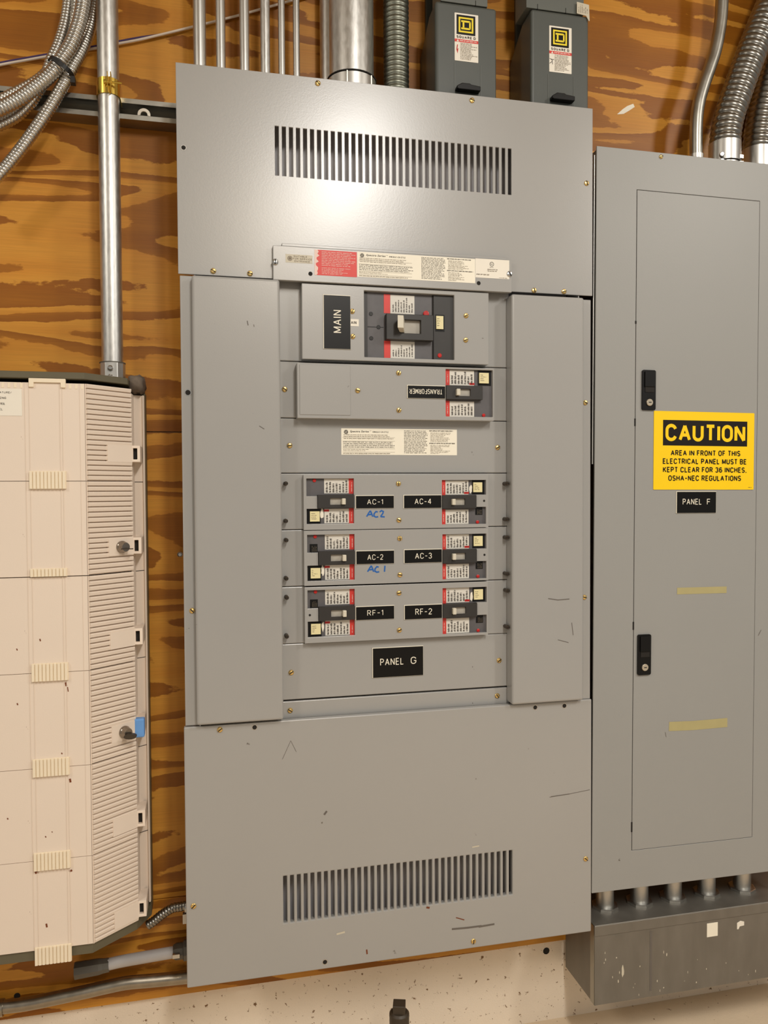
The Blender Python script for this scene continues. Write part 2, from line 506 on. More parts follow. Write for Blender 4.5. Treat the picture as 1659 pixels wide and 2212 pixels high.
def _arc(cx, cz, rx, rz, a0, a1, n=9):
    return [(cx + rx * math.cos(math.radians(a0 + (a1 - a0) * i / n)), cz + rz * math.sin(math.radians(a0 + (a1 - a0) * i / n))) for i in range(n + 1)]
_O = _arc(.31, .68, .31, .32, 0, 180) + _arc(.31, .32, .31, .32, 180, 360)
STROKES = {
    'A': (.68, [[(0, 0), (.34, 1), (.68, 0)], [(.12, .34), (.56, .34)]]),
    'B': (.56, [[(0, 0), (0, 1), (.3, 1)] + _arc(.3, .76, .23, .24, 90, -90)[1:] + [(0, .52)], [(.3, .52)] + _arc(.3, .26, .26, .26, 90, -90)[1:] + [(0, 0)]]),
    'C': (.62, [_arc(.31, .68, .31, .32, 15, 180) + _arc(.31, .32, .31, .32, 180, 345)]),
    'D': (.6, [[(0, 0), (0, 1), (.28, 1)] + _arc(.28, .68, .32, .32, 90, 0)[1:] + _arc(.28, .32, .32, .32, 0, -90) + [(0, 0)]]),
    'E': (.5, [[(.5, 1), (0, 1), (0, 0), (.5, 0)], [(0, .52), (.44, .52)]]),
    'F': (.48, [[(.48, 1), (0, 1), (0, 0)], [(0, .52), (.42, .52)]]),
    'G': (.62, [_arc(.31, .68, .31, .32, 15, 180) + _arc(.31, .32, .31, .32, 180, 360) + [(.62, .46), (.36, .46)]]),
    'H': (.58, [[(0, 0), (0, 1)], [(.58, 0), (.58, 1)], [(0, .52), (.58, .52)]]),
    'I': (0, [[(0, 0), (0, 1)]]),
    'K': (.58, [[(0, 0), (0, 1)], [(.56, 1), (0, .4)], [(.2, .6), (.58, 0)]]),
    'L': (.46, [[(0, 1), (0, 0), (.46, 0)]]),
    'M': (.72, [[(0, 0), (0, 1), (.36, .1), (.72, 1), (.72, 0)]]),
    'N': (.6, [[(0, 0), (0, 1), (.6, 0), (.6, 1)]]),
    'O': (.62, [_O + [_O[0]]]),
    'P': (.54, [[(0, 0), (0, 1), (.3, 1)] + _arc(.3, .74, .24, .26, 90, -90)[1:] + [(0, .48)]]),
    'Q': (.62, [_O + [_O[0]], [(.36, .24), (.62, 0)]]),
    'R': (.56, [[(0, 0), (0, 1), (.3, 1)] + _arc(.3, .75, .24, .25, 90, -90)[1:] + [(0, .5)], [(.28, .5), (.56, 0)]]),
    'S': (.56, [_arc(.28, .745, .27, .255, 22, 270) + _arc(.28, .245, .28, .245, 90, -158)[1:]]),
    'T': (.56, [[(0, 1), (.56, 1)], [(.28, 1), (.28, 0)]]),
    'U': (.6, [[(0, 1), (0, .3)] + _arc(.3, .3, .3, .3, 180, 360)[1:] + [(.6, 1)]]),
    'V': (.64, [[(0, 1), (.32, 0), (.64, 1)]]),
    'Z': (.54, [[(0, 1), (.54, 1), (0, 0), (.54, 0)]]),
    '1': (.2, [[(0, .78), (.2, 1), (.2, 0)]]),
    '2': (.56, [_arc(.28, .72, .27, .28, 165, -35) + [(0, 0), (.56, 0)]]),
    '3': (.54, [_arc(.26, .755, .25, .245, 160, -90) + _arc(.26, .255, .28, .255, 90, -160)[1:]]),
    '4': (.6, [[(.44, 0), (.44, 1), (0, .3), (.6, .3)]]),
    '6': (.56, [_arc(.28, .3, .28, .3, 180, 540), [(.0, .34)] + _arc(.28, .6, .28, .4, 180, 40)]),
    '-': (.4, [[(0, .46), (.4, .46)]]),
    '.': (.06, [[(.03, -.1), (.03, .1)]]),
    '/': (.36, [[(0, 0), (.36, 1)]]),
}

_gl = {}
def glyphs(string, bold, shear):
    key = (string, bold, shear)
    if key not in _gl:
        cu = bpy.data.curves.new('glyphs', 'FONT')
        cu.body = string; cu.size = 1.0; cu.offset = bold; cu.shear = shear; cu.resolution_u = 4
        ob = bpy.data.objects.new('glyphs', cu)
        sc.collection.objects.link(ob)
        dg = bpy.context.evaluated_depsgraph_get()
        me = bpy.data.meshes.new_from_object(ob.evaluated_get(dg))
        _gl[key] = ([(v.co.x, v.co.y) for v in me.vertices], [tuple(p.vertices) for p in me.polygons])
        bpy.data.objects.remove(ob); bpy.data.curves.remove(cu); bpy.data.meshes.remove(me)
    return _gl[key]

def rounded(x0, x1, z0, z1, r, n=5):
    pts = []
    for cx, cz, a in ((x1 - r, z1 - r, 0), (x0 + r, z1 - r, 90), (x0 + r, z0 + r, 180), (x1 - r, z0 + r, 270)):
        for i in range(n + 1):
            t = math.radians(a + 90 * i / n)
            pts.append((cx + r * math.cos(t), cz + r * math.sin(t)))
    return pts
def prism(mb, outline, y0, y1, mat):
    """outline (x,z) anticlockwise seen from -Y"""
    n = len(outline)
    v = [(x, y0, z) for x, z in outline] + [(x, y1, z) for x, z in outline]
    mb.mesh(v, [tuple(range(n)), tuple(range(2 * n - 1, n - 1, -1))] + [((i + 1) % n, i, n + i, n + (i + 1) % n) for i in range(n)], mat)

# ------------------------------------------------------------------ screws (shared meshes, one object each)
_screw = {}
rs = random.Random(4)
def screw(parent, u, v, Y, mat='brass', r=0.0055, name='screw', label=None):
    p = at(u, v, Y)
    key = (mat, r)
    if key not in _screw:
        mb = MB()
        mb.lathe((0, 0.0005, 0), (0, -1, 0), [(0, r), (0.0018, r), (0.0030, r * 0.8), (0.0037, r * 0.35)], M[mat], 16)
        mb.box(-r * 0.85, r * 0.85, -0.0035, -0.0028, -r * 0.16, r * 0.16, M['dark'])
        o = mb.build(name, parent, origin=Vector((0, 0, 0)))
        _screw[key] = o
    else:
        o = _screw[key].copy()
        o.name = name
        sc.collection.objects.link(o)
        o.parent = parent
    o.location = p - W[parent]
    o.rotation_euler = (0, rs.uniform(0, 3.1), 0)
    W[o] = p
    return o

DW = 0.145           # face of the plywood behind everything
# ================================================================== setting
zb = at(470, 2137, DW).z                         # lower edge of the plywood
zs1, zs2 = at(356, 933, DW).z, at(360, 1940, DW).z
mb = MB()
for a, b in ((zb, zs2 - 0.001), (zs2 + 0.001, zs1 - 0.001), (zs1 + 0.001, 2.62)):
    mb.box(-1.6, 2.9, DW, DW + 0.018, a, b, M['ply'])
tag(mb.build('wall_back'), kind='structure')
ZF = -0.300
mb = MB()
prof = [(DW + 0.012, 2.62), (DW + 0.012, ZF)]
for (y0, z0), (y1, z1) in zip(prof[:-1], prof[1:]):
    mb.face([(-1.6, y0, z0), (-1.6, y1, z1), (2.9, y1, z1), (2.9, y0, z0)], M['concrete'], True)
tag(mb.build('wall_lower'), kind='structure')
mb = MB(); mb.box(-1.6, 2.9, -3.4, DW + 0.012, ZF - 0.05, ZF, M['floor'])
tag(mb.build('floor'), kind='structure')
mb = MB(); mb.box(-1.6, 2.9, -3.4, DW + 0.012, 2.62, 2.67, M['ceiling'])
tag(mb.build('ceiling'), kind='structure')

# ================================================================== panelboard in the middle (open front with breakers)
GX, GZ = 0.8692, 1.8
G = thing('panelboard', 'large gray electrical panelboard with open breakers, vent slots above and below, marked PANEL G', 'electrical panel', (GX / 2, 0.07, 0))
GR = M['gray']
mb = MB()
bx0, bx1, bz0, bz1 = 0.03, GX - 0.03, 0.03, GZ - 0.03
mb.box(bx0, bx1, DW - 0.003, DW - 0.0005, bz0, bz1, GR)
for x in (bx0, bx1 - 0.002): mb.box(x, x + 0.002, 0.003, DW - 0.003, bz0, bz1, GR)
for z in (bz0, bz1 - 0.002): mb.box(bx0 + 0.002, bx1 - 0.002, 0.003, DW - 0.003, z, z + 0.002, GR)
mb.build('enclosure', G)
mb = MB(); mb.box(bx0 + 0.004, bx1 - 0.004, 0.058, 0.060, bz0 + 0.004, bz1 - 0.004, M['inner'])
mb.build('deadfront', G)
ZU = at(386, 591, 0).z          # lower edge of the upper cover
ZL = at(402, 1571.5, 0).z
def slots(u0, v0t, v0b, u1, n=36, frac=0.55):
    a, b, c = at(u0, v0t, 0), at(u0, v0b, 0), at(u1, v0t, 0)
    X0, X1 = a.x, at(u1, 320 if v0t < 1000 else 1837, 0).x
    wd = (X1 - X0) / (n - 1 + frac)
    return [(X0 + i * wd, X0 + i * wd + wd * frac, b.z, a.z) for i in range(n)]
mb = MB()
mb.plate(0, GX, ZU, GZ, 0, 0.003, slots(593.5, 271.5, 378.5, 1104.8), GR)
for u, v in ((396.5, 319),):
    p = at(u, v, 0); mb.disc(p.x, p.z, 0.0048, -0.0003, M['dark']); mb.ring(p.x, p.z, 0.0042, 0.0056, -0.0004, M['steel'])
upper = mb.build('upper_cover', G, 0.0006, 1)
mb = MB()
mb.plate(0, GX, 0, ZL, 0, 0.012, slots(611.8, 1893, 1995, 1107), GR)
for u, v in ((550, 1571), (1156, 1528), (1219, 1524.5), (702, 2078)):
    p = at(u, v, 0); mb.disc(p.x, p.z, 0.0045, -0.0003, M['dark']); mb.ring(p.x, p.z, 0.0045, 0.0056, -0.0004, M['steel'])
# scuffs and scrapes of their own shape
_lift = [0]
def streak(pts, wd, mat='scuff'):
    _lift[0] += 1
    mb.ribbon([at(u, v, 0) for u, v in pts], wd, M[mat], 0.0002 + _lift[0] * 2e-5)
streak([(1187, 1722), (1225, 1716), (1274, 1706)], 0.0012)
streak([(1190, 1721), (1230, 1715)], 0.002)
streak([(976, 2007), (1010, 2004), (1040, 2000)], 0.004)
streak([(1034, 2002), (1068, 1996)], 0.004)
streak([(610, 1640), (628, 1600), (640, 1624)], 0.0008)
streak([(700, 1760), (706, 1752)], 0.004)
streak([(792, 2051), (793, 2061)], 0.003, 'rust')
streak([(985, 1982), (1003, 1987)], 0.002, 'rust')
streak([(921, 1960), (928, 1961)], 0.004, 'rust')
streak([(727, 2018), (745, 2013)], 0.004, 'tan')
streak([(1020, 1830), (1035, 1827)], 0.003, 'tan')
lower = mb.build('lower_cover', G, 0.002, 2)
for u, v in ((686.5, 180), (1019.5, 217), (1267, 396), (460.5, 585.5), (540, 591), (1153.5, 627.5), (1218, 630)):
    screw(upper, u, v, 0)
for u, v in ((475, 1576), (418, 1957), (1265, 1855), (1022.5, 2033)):
    screw(lower, u, v, 0)
# frame rails beside the hinged covers
YR = 0.004
def rail(ua, ub, v0, v1, screws, hole=None):
    x0, x1, z0, z1 = at(ua, 1080, YR).x, at(ub, 1080, YR).x, at(ub, v1, YR).z, at(ub, v0, YR).z
    r = MB(); r.box(x0, x1, YR, YR + 0.02, z0, z1, GR)
    if hole:
        p = at(*hole, YR); r.disc(p.x, p.z, 0.0055, YR - 0.0003, M['dark']); r.ring(p.x, p.z, 0.005, 0.0066, YR - 0.0004, M['steel'])
    o = r.build('frame_rail', G, 0.0008, 1)
    for u, v in screws: screw(o, u, v, YR)
rail(394.5, 432, 597, 1566, [(415, 1319)], (406, 848))
rail(1255, 1275.5, 648, 1509, [(1264, 870), (1262, 1290)])
# hinged side covers: shallow pans with rounded edges
YC = -0.014
def pan(u0, v0, u1, v1, um, marks=()):
    x0, x1 = at(u0, um, YC).x, at(u1, um, YC).x
    z0, z1 = at((u0 + u1) / 2, v1, YC).z, at((u0 + u1) / 2, v0, YC).z
    p = MB(); p.box(x0, x1, YC, 0.02, z0, z1, GR)
    for q, pts in enumerate(marks): p.ribbon([at(u, v, YC) for u, v in pts], .0014 if q else .002, M['scuff'], .0003 + q * 2e-5)
    return p.build('side_cover', G, 0.005, 3)
pan(419.5, 598.5, 608.5, 1562, 1083, [[(534, 693), (536, 703)], [(548, 701), (549, 706)], [(560, 920), (571, 927)]])
pan(1106, 638.5, 1261.5, 1518, 1083, [[(1184, 1293), (1205, 1296), (1230, 1294)], [(1205, 1382), (1228, 1388)], [(1235, 1345), (1238, 1372)]])
# centre: recessed filler plates, each with bent edges
YB = 0.018
cx0, cx1 = at(600, 1080, YB).x, at(1100, 1080, YB).x
def zy(v, Y=YB, u=612): return at(u, v, Y).z
fill = [(604, 779), (780.5, 902), (903.5, 1021.5), (1023, 1144), (1145.5, 1267), (1268.5, 1391), (1392, 1512.5), (1516, 1554)]
rows = []
for i, (a, b) in enumerate(fill):
    f = MB(); f.box(cx0, cx1, YB, YB + 0.015, zy(b), zy(a), GR)
    rows.append(f.build('filler_plate', G, 0.0016, 2))
for i, u, v in ((1, 614.8, 841), (2, 625.6, 962.5), (2, 1074.8, 966.7), (6, 629, 1452.6), (6, 1078, 1426.5), (7, 626.8, 1534.6), (7, 1074, 1503)):
    screw(rows[i], u, v, YB)
# captive mounting studs along both sides of the breaker rows
for i, pts in ((3, ((616, 1044.6), (616, 1124.8), (1089, 1044.6), (1089, 1121))), (4, ((617, 1166), (617, 1248), (1089.5, 1160), (1089.5, 1238))),
               (5, ((618, 1289), (618, 1372), (1090.5, 1274), (1090.5, 1352)))):
    for u, v in pts:
        p = at(u, v, YB)
        s_ = MB(); s_.lathe((p.x, YB, p.z), (0, -1, 0), [(0, 0.0042), (0.018, 0.0042), (0.020, 0.003)], M['iron'], 12)
        s_.box(p.x - 0.0030, p.x + 0.0030, YB - 0.0205, YB - 0.0195, p.z - 0.0008, p.z + 0.0008, M['dark'])
        s_.build('stud', rows[i])

# --- breakers
def sub(win, a0, a1, b0, b1, flip):
    """rectangle in fractions of the window, b measured downward; flip turns it by half a turn"""
    x0, x1, z0, z1 = win
    if flip: a0, a1, b0, b1 = 1 - a1, 1 - a0, 1 - b1, 1 - b0
    return x0 + a0 * (x1 - x0), x0 + a1 * (x1 - x0), z1 - b1 * (z1 - z0), z1 - b0 * (z1 - z0)
def breaker(win, YF, flip, seed, tab=True, black=True, paste=True, small=True, bname='breaker', label=None):
    """moulded-case breaker seen through its window; YF is the face of the surrounding cover"""
    yb = YF + 0.007
    x0, x1, z0, z1 = win
    m = MB()
    m.box(x0 - 0.002, x1 + 0.002, yb, yb + 0.05, z0 - 0.002, z1 + 0.002, M['brk'])
    for b0, b1 in ((0, 0.34), (0.66, 1.0)):
        a = sub(win, 0, 0.097, b0, b1, flip); m.quad(*a, yb - 0.0006, M['red'])
        a = sub(win, 0.02 if b0 else 0.03, 0.07, b0 + 0.05, b1 - 0.06, flip)
        m.lines(*a, yb - 0.0008, M['pinkpaper'], 1, seed, True, 0.0012, (0.7, 0.9), 0.3)
    if small:
        a = sub(win, 0.52, 0.63, 0.27, 0.315, flip); m.quad(*a, yb - 0.0007, M['redbtn'])
    br = m.build(bname, G, 0.0004, 1)
    if label: br['label'] = label
    for b0, b1, sd in ((0.01, 0.33, 1), (0.67, 0.995, 2)):
        l = MB(); a = sub(win, 0.099, 0.62, b0, b1, flip)
        l.quad(*a, yb - 0.0005, M['cream2'])
        a2 = sub(win, 0.115, 0.60, b0 + 0.02, b1 - 0.03, flip)
        l.lines(*a2, yb - 0.0007, M['ink'], 7, seed + sd, True, 0.0011, (0.6, 1.0), 0.6)
        l.build('label', br)
    h = MB(); a = sub(win, 0.0, 0.77, 0.345, 0.64, flip)
    sl = sub(win, 0.194, 0.51, 0.42, 0.565, flip)
    h.plate(a[0], a[1], a[2], a[3], YF - 0.004, 0.011, [sl], M['brkd'])
    h.quad(*sl, YF + 0.001, M['slot'])
    h.build('handle_plate', br, 0.0006, 1)
    tg = MB(); a = sub(win, 0.196, 0.272, 0.425, 0.56, flip)
    tg.box(a[0], a[1], YF - 0.012, YF + 0.001, a[2], a[3], M['toggle'])
    tg.build('toggle', br, 0.001, 2)
    p = MB(); a = sub(win, 0.70, 0.985, 0.0, 0.325, flip)
    p.quad(*a, yb - 0.0004, M['black'])
    a = sub(win, 0.723, 0.926, 0.054, 0.277, flip)
    p.box(a[0], a[1], yb - 0.004, yb, a[2], a[3], M['plug'])
    dx, dz = (a[1] - a[0]), (a[3] - a[2])
    p.lines(a[0] + dx * .12, a[1] - dx * .12, a[2] + dz * .15, a[3] - dz * .15, yb - 0.0042, M['ink2'], 4, seed + 7, False, 0.0014, (0.3, 0.8), 0.4)
    p.build('rating_plug', br)
    if black:
        k = MB(); a = sub(win, 0.776, 0.94, 0.616, 0.795, flip)
        k.quad(*a, yb - 0.0005, M['black'])
        dx, dz = (a[1] - a[0]), (a[3] - a[2])
        k.lines(a[0] + dx * .2, a[1] - dx * .1, a[2] + dz * .1, a[3] - dz * .2, yb - 0.0007, M['ink2'], 4, seed + 5, True, 0.0013, (.7, 1), .3)
        k.build('data_tag', br)
    if paste:
        k = MB(); a = sub(win, 0.635, 0.71, 0.09, 0.34, flip)
        c = ((a[0] + a[1]) / 2, (a[2] + a[3]) / 2); rr = random.Random(seed)
        pts = []
        for i in range(12):
            t = 2 * math.pi * i / 12; q = rr.uniform(0.6, 1.1)
            pts.append((c[0] + (a[1] - a[0]) / 2 * q * math.cos(t), c[1] + (a[3] - a[2]) / 2 * q * math.sin(t)))
        prism(k, pts, yb - 0.0012, yb, M['whitelab'])
        k.build('torn_seal', br)
    b_ = MB(); a = sub(win, 0.79, 0.86, 0.92, 0.995, flip)
    r = 0.0036
    b_.lathe(((a[0] + a[1]) / 2, yb, (a[2] + a[3]) / 2), (0, -1, 0), [(0, r), (0.0015, r), (0.002, r * .7)], M['redbtn'], 12)
    b_.build('trip_button', br)
    return br

def nameplate(parent, rect, Y, s, sc_x=(0.26, 0.76), sc_z=(0.3, 0.7), rot=0, parts=None, bold=0.012, label=None):
    x0, x1, z0, z1 = rect
    e = 0.0013
    n = MB(); n.box(x0, x1, Y - 0.0018, Y, z0, z1, M['white'])
    n.quad(x0 + e, x1 - e * 0.3, z0 + e * 0.3, z1 - e, Y - 0.0020, M['blackp'])
    for t, fx, fz in (parts or [(s, sc_x, sc_z)]):
        n.letter(t, x0 + (x1 - x0) * fx[0], x0 + (x1 - x0) * fx[1], z0 + (z1 - z0) * fz[0], z0 + (z1 - z0) * fz[1], Y - 0.0022, M['white'], .105 + bold, rot)
    o = n.build('nameplate', parent)
    if label: o['label'] = label
    return o

def cover(u0, v0, u1, v1, YF, holes, row, scr=()):
    """raised cover over a breaker row; its windows are real openings"""
    x0, x1, z0, z1 = rc(u0, v0, u1, v1, YF)
    c = MB(); c.plate(x0, x1, z0, z1, YF, YB - YF, holes, GR)
    o = c.build('breaker_cover', G, 0.0013, 2)
    for u, v in scr: screw(o, u, v, YF, r=0.0052)
    return o

# main breaker
YM = -0.004
wm = rc(786.5, 627.5, 981.5, 777.5, YM)
c_main = cover(651.5, 611, 1056, 788, YM, [wm], 0, ((761, 672.5), (762, 726.8), (1006.7, 682), (1006, 734.7)))
nameplate(G, rc(697.5, 636, 757.5, 755.5, YM), YM, 'MAIN', (0.36, 0.66), (0.30, 0.72), 1, label='black nameplate reading MAIN, turned upright')
t_ = MB(); a = rc(757, 689, 775, 705, YM); t_.quad(*a, YM - 0.0004, M['whitelab']); t_.letter('AIN', a[0] + .001, a[0] + (a[1] - a[0]) * .72, a[2] + .004, a[3] - .004, YM - 0.0006, M['ink'], .16)
t_.build('paper_tag', G)
def S(a0, a1, b0, b1): return sub(wm, a0, a1, b0, b1, False)
yb = YM + 0.010
m = MB(); x0, x1, z0, z1 = wm
m.box(x0 - .002, x1 + .002, yb, yb + .05, z0 - .002, z1 + .002, M['brk'])
a = S(0, 0.045, 0, 1); m.quad(*a, yb - .0005, M['brkd'])  # dark strip paints in the shade along the recessed window's left edge
a = S(0.045, .22, .523, .532); m.quad(*a, yb - .0005, M['black'])
for fx, fy in ((.083, .33), (.165, .527), (.085, .70)):
    a = S(fx, fx, fy, fy); m.disc(a[0], a[2], .0042, yb - .0006, M['black']); m.ring(a[0], a[2], .0012, .0026, yb - .0008, M['brkd'])
for b0, b1 in ((0.02, .31), (.73, 1)):
    a = S(.225, .295, b0, b1); m.quad(*a, yb - .0006, M['red'])
a = S(.762, .775, 0, 1); m.quad(*a, yb - .0006, M['dark'])
MBK = m.build('main_breaker', G); MBK['label'] = 'main breaker with large dark handle plate and bone toggle'
for b0, b1, sd in ((.025, .315, 1), (.73, .995, 2)):
    l = MB(); a = S(.297, .565, b0, b1); l.quad(*a, yb - .0005, M['cream2']); a = S(.31, .55, b0 + .03, b1 - .03)
    l.lines(*a, yb - .0007, M['ink'], 8, 50 + sd, True, .0014, (.5, 1), .5)
    l.build('label', MBK)
a = S(.235, .755, .335, .725); sl = S(.385, .615, .42, .625)
h = MB(); h.plate(a[0], a[1], a[2], a[3], YM - .006, .016, [sl], M['brkd']); h.quad(*sl, YM + .003, M['slot']); h.build('handle_plate', MBK, .0008, 1)
tg = MB(); q = S(.325, .39, .395, .585); q2 = S(.395, .445, .42, .62)
vs = [(q[0], YM - .030, q[2]), (q[1], YM - .030, q[2]), (q2[1], YM + .003, q2[2]), (q2[0], YM + .003, q2[2]), (q[0], YM - .030, q[3]), (q[1], YM - .030, q[3]), (q2[1], YM + .003, q2[3]), (q2[0], YM + .003, q2[3])]
tg.mesh(vs, [(0, 3, 2, 1), (4, 5, 6, 7), (0, 1, 5, 4), (1, 2, 6, 5), (2, 3, 7, 6), (3, 0, 4, 7)], M['toggle']); tg.build('toggle', MBK, .001, 2)
tm = MB(); a = S(.778, 1.0, .0, 1); tm.box(a[0], a[1] + .002, yb - .003, yb, a[2] - .002, a[3] + .002, M['brkd'])
a = S(.795, .90, .30, .56); tm.quad(*a, yb - .0035, M['black']); tm.build('trip_module', MBK)
pl = MB(); a = S(.802, .882, .325, .525); pl.box(*a[:2], yb - .0065, yb - .003, a[2], a[3], M['plug']); pl.lines(a[0] + .002, a[1] - .002, a[2] + .004, a[3] - .004, yb - .0067, M['ink2'], 4, 3, False, .0016, (.3, .8), .4); pl.build('rating_plug', MBK)
for fx, fy, rr in ((.692, .295, .0062), (.843, .93, .0045)):
    a = S(fx, fx, fy, fy); b_ = MB(); b_.lathe((a[0], yb, a[2]), (0, -1, 0), [(0, rr), (.004, rr), (.0046, rr * .7)], M['redbtn'], 14); b_.build('trip_button', MBK)

# transformer breaker row
YT = -0.006
wt = rc(963, 797, 1064.5, 901, YT)
c_tr = cover(641.5, 783, 1067.5, 909.5, YT, [wt], 1, ((772.7, 843.7), (861, 805.6), (861.6, 886)))
bp = MB(); a = rc(646.7, 787, 757, 897.5, YT); bp.box(a[0], a[1], YT - .0012, YT, a[2], a[3], GR); bp.build('blank_panel', c_tr, .0006, 1)
breaker(wt, YT, False, 11, tab=False, black=False, paste=False, label='breaker of the row marked TRANSFORMER')
nameplate(G, rc(879, 831.5, 961.5, 862, YT), YT, 'TRANSFORMER', (.06, .92), (.34, .72), 2, label='black nameplate reading TRANSFORMER, mounted upside down')

# three rows of paired breakers
YW = 0.004
names = [('AC-1', 'AC-4'), ('AC-2', 'AC-3'), ('RF-1', 'RF-2')]
cov = [(655.5, 1026, 1055, 1138.8), (656.5, 1147, 1055, 1253), (658, 1269, 1054.5, 1371)]
lw = [(661.7, 1033.6, 765, 1130.7), (663.4, 1155.5, 766.4, 1252.5), (664.2, 1275.5, 766.8, 1372.5)]
rw = [(954.6, 1037, 1050, 1131.5), (955.8, 1154.3, 1050.8, 1249), (956.2, 1270.8, 1051.5, 1366)]
ln = [(767.2, 1070, 850.8, 1097.8), (768, 1189.5, 851.3, 1217), (767.4, 1310, 851.4, 1336.5)]
rn = [(871, 1069, 953.3, 1097.4), (872, 1186.8, 954.3, 1214.5), (872.6, 1307, 954.6, 1335)]
cs = [((860.6, 1044.6), (861.7, 1123.4)), ((863.4, 1163), (863.8, 1241.6)), ((861.8, 1281), (862.5, 1361))]
for i in range(3):
    L_, R_ = rc(*lw[i], YW), rc(*rw[i], YW)
    holes = []
    for win, fl in ((L_, True), (R_, False)):
        holes += [sub(win, 0, 1, 0, .335, fl), sub(win, 0, .776, .335, .612, fl), sub(win, 0, 1, .612, 1, fl)]
    o = cover(*cov[i], YW, holes, 3 + i, cs[i])
    for k, (win, fl) in enumerate(((L_, True), (R_, False))):
        breaker(win, YW, fl, 20 + i * 4 + k, black=(i, k) != (0, 0), paste=(i, k) not in ((1, 1),),
                label='breaker beside the nameplate %s' % names[i][k])
        if k == 1 or i == 2:
            if (i, k) != (2, 1):
                a = sub(win, .955, .955, .475, .475, fl)
                d = MB(); d.disc(a[0], a[2], .0024, YW - .0003, M['dark'], 12); d.build('tab_hole', o)
    nameplate(G, rc(*ln[i], YW), YW, names[i][0], (.30, .71), (.30, .70), bold=.004, label='black nameplate reading %s' % names[i][0])
    nameplate(G, rc(*rn[i], YW), YW, names[i][1], (.29, .73), (.30, .72), bold=.008, label='black nameplate reading %s' % names[i][1])
# blue handwriting below the first two left nameplates
def stroke(mb, pts, wd, Y, mat):
    _lift[0] += 1
    mb.ribbon([at(u, v, Y) for u, v in pts], wd, mat, 0.0003 + (_lift[0] % 12) * 1e-5)
def hand(x, y, last):
    h = MB(); B = M['blue']; wd = .0029
    stroke(h, [(x, y + 13), (x + 4, y + 6), (x + 8, y), (x + 11, y + 7), (x + 13, y + 13)], wd, YW, B)
    stroke(h, [(x + 3, y + 9), (x + 11, y + 8)], wd, YW, B)
    stroke(h, [(x + 24, y + 3), (x + 20, y + 2), (x + 16, y + 7), (x + 16, y + 12), (x + 20, y + 14), (x + 25, y + 13)], wd, YW, B)
    if last == '2':
        stroke(h, [(x + 28, y + 3), (x + 32, y), (x + 36, y + 2), (x + 35, y + 6), (x + 30, y + 13), (x + 39, y + 13.5)], wd, YW, B)
    else:
        stroke(h, [(x + 37.5, y), (x + 36.5, y + 13)], wd, YW, B)
    o = h.build('handwriting', G); o['label'] = 'blue handwritten AC%s' % last
hand(792, 1103, '2'); hand(794, 1222, '1')
nameplate(G, rc(803.8, 1399.5, 914, 1458, YB), YB, '', parts=[('PANEL', (.15, .61), (.40, .63)), ('G', (.75, .86), (.40, .64))], bold=.012, label='black nameplate reading PANEL G')

# label strip above the main breaker
YS = -0.010
st = MB()
x0, x1 = at(589.8, 564, YS).x, at(1105.5, 596, YS).x
z1, z0 = at(590, 529.5, YS).z, at(590, 604, YS).z
st.box(x0, x1, YS, -0.0002, z0, z1, GR)
xa, xb = at(609, 524, YS).x, at(1096, 556, YS).x
st.box(xa, xb, YS + .003, -0.0002, z1 + .0004, z1 + .0062, GR)
for u, v in ((670.6, 591.4), (1034, 611.7)):
    p = at(u, v, YS); st.disc(p.x, p.z, .0042, YS - .0003, M['dark'])
strip = st.build('label_strip', G, .001, 2)
screw(strip, 594.5, 566, YS, 'steel', .0062); screw(strip, 1100.5, 592, YS, 'steel', .0062)
a = rc(616.7, 548.5, 675, 570, YS)
t_ = MB(); t_.quad(*a, YS - .0003, M['tan'])
hx, hz = a[1] - a[0], a[3] - a[2]
t_.disc(a[0] + hx * .16, a[2] + hz * .5, hz * .3, YS - .0005, M['ink2']); t_.ring(a[0] + hx * .16, a[2] + hz * .5, hz * .18, hz * .22, YS - .0007, M['tan'])
for k, (s_, f0, f1) in enumerate((('SUITABLE', .30, .80), ('FOR SERVICE', .28, .98), ('ENTRANCE', .33, .90))):
    t_.letter(s_, a[0] + hx * f0, a[0] + hx * f1, a[2] + hz * (.68 - .29 * k), a[2] + hz * (.88 - .29 * k), YS - .0005, M['ink2'], .17)
t_.build('sticker', strip)
a = rc(679, 539, 771, 599, YS)
t_ = MB(); t_.quad(*a, YS - .0003, M['red']); hx, hz = a[1] - a[0], a[3] - a[2]
rr = random.Random(3); pts = [(a[0], a[3])]
lft = [(a[0], a[2])]
for i in range(14):
    f = i / 13; lft.append((a[0] + hx * (.10 * rr.uniform(.3, 1.15)), a[2] + hz * f))
lft.append((a[0], a[3])); prism(t_, lft, YS - .0006, YS - .0001, M['pinkpaper'])
t_.lines(a[0] + hx * .17, a[1] - hx * .03, a[2] + hz * .36, a[3] - hz * .05, YS - .0006, M['pinkpaper'], 9, 5, False, .0015, (.7, 1), .42)
t_.lines(a[0] + hx * .17, a[1] - hx * .03, a[2] + hz * .04, a[2] + hz * .32, YS - .0006, M['pinkpaper'], 5, 6, False, .0014, (.5, .95), .4)
t_.build('warning_label', strip)['label'] = 'red warning label with a torn left edge'
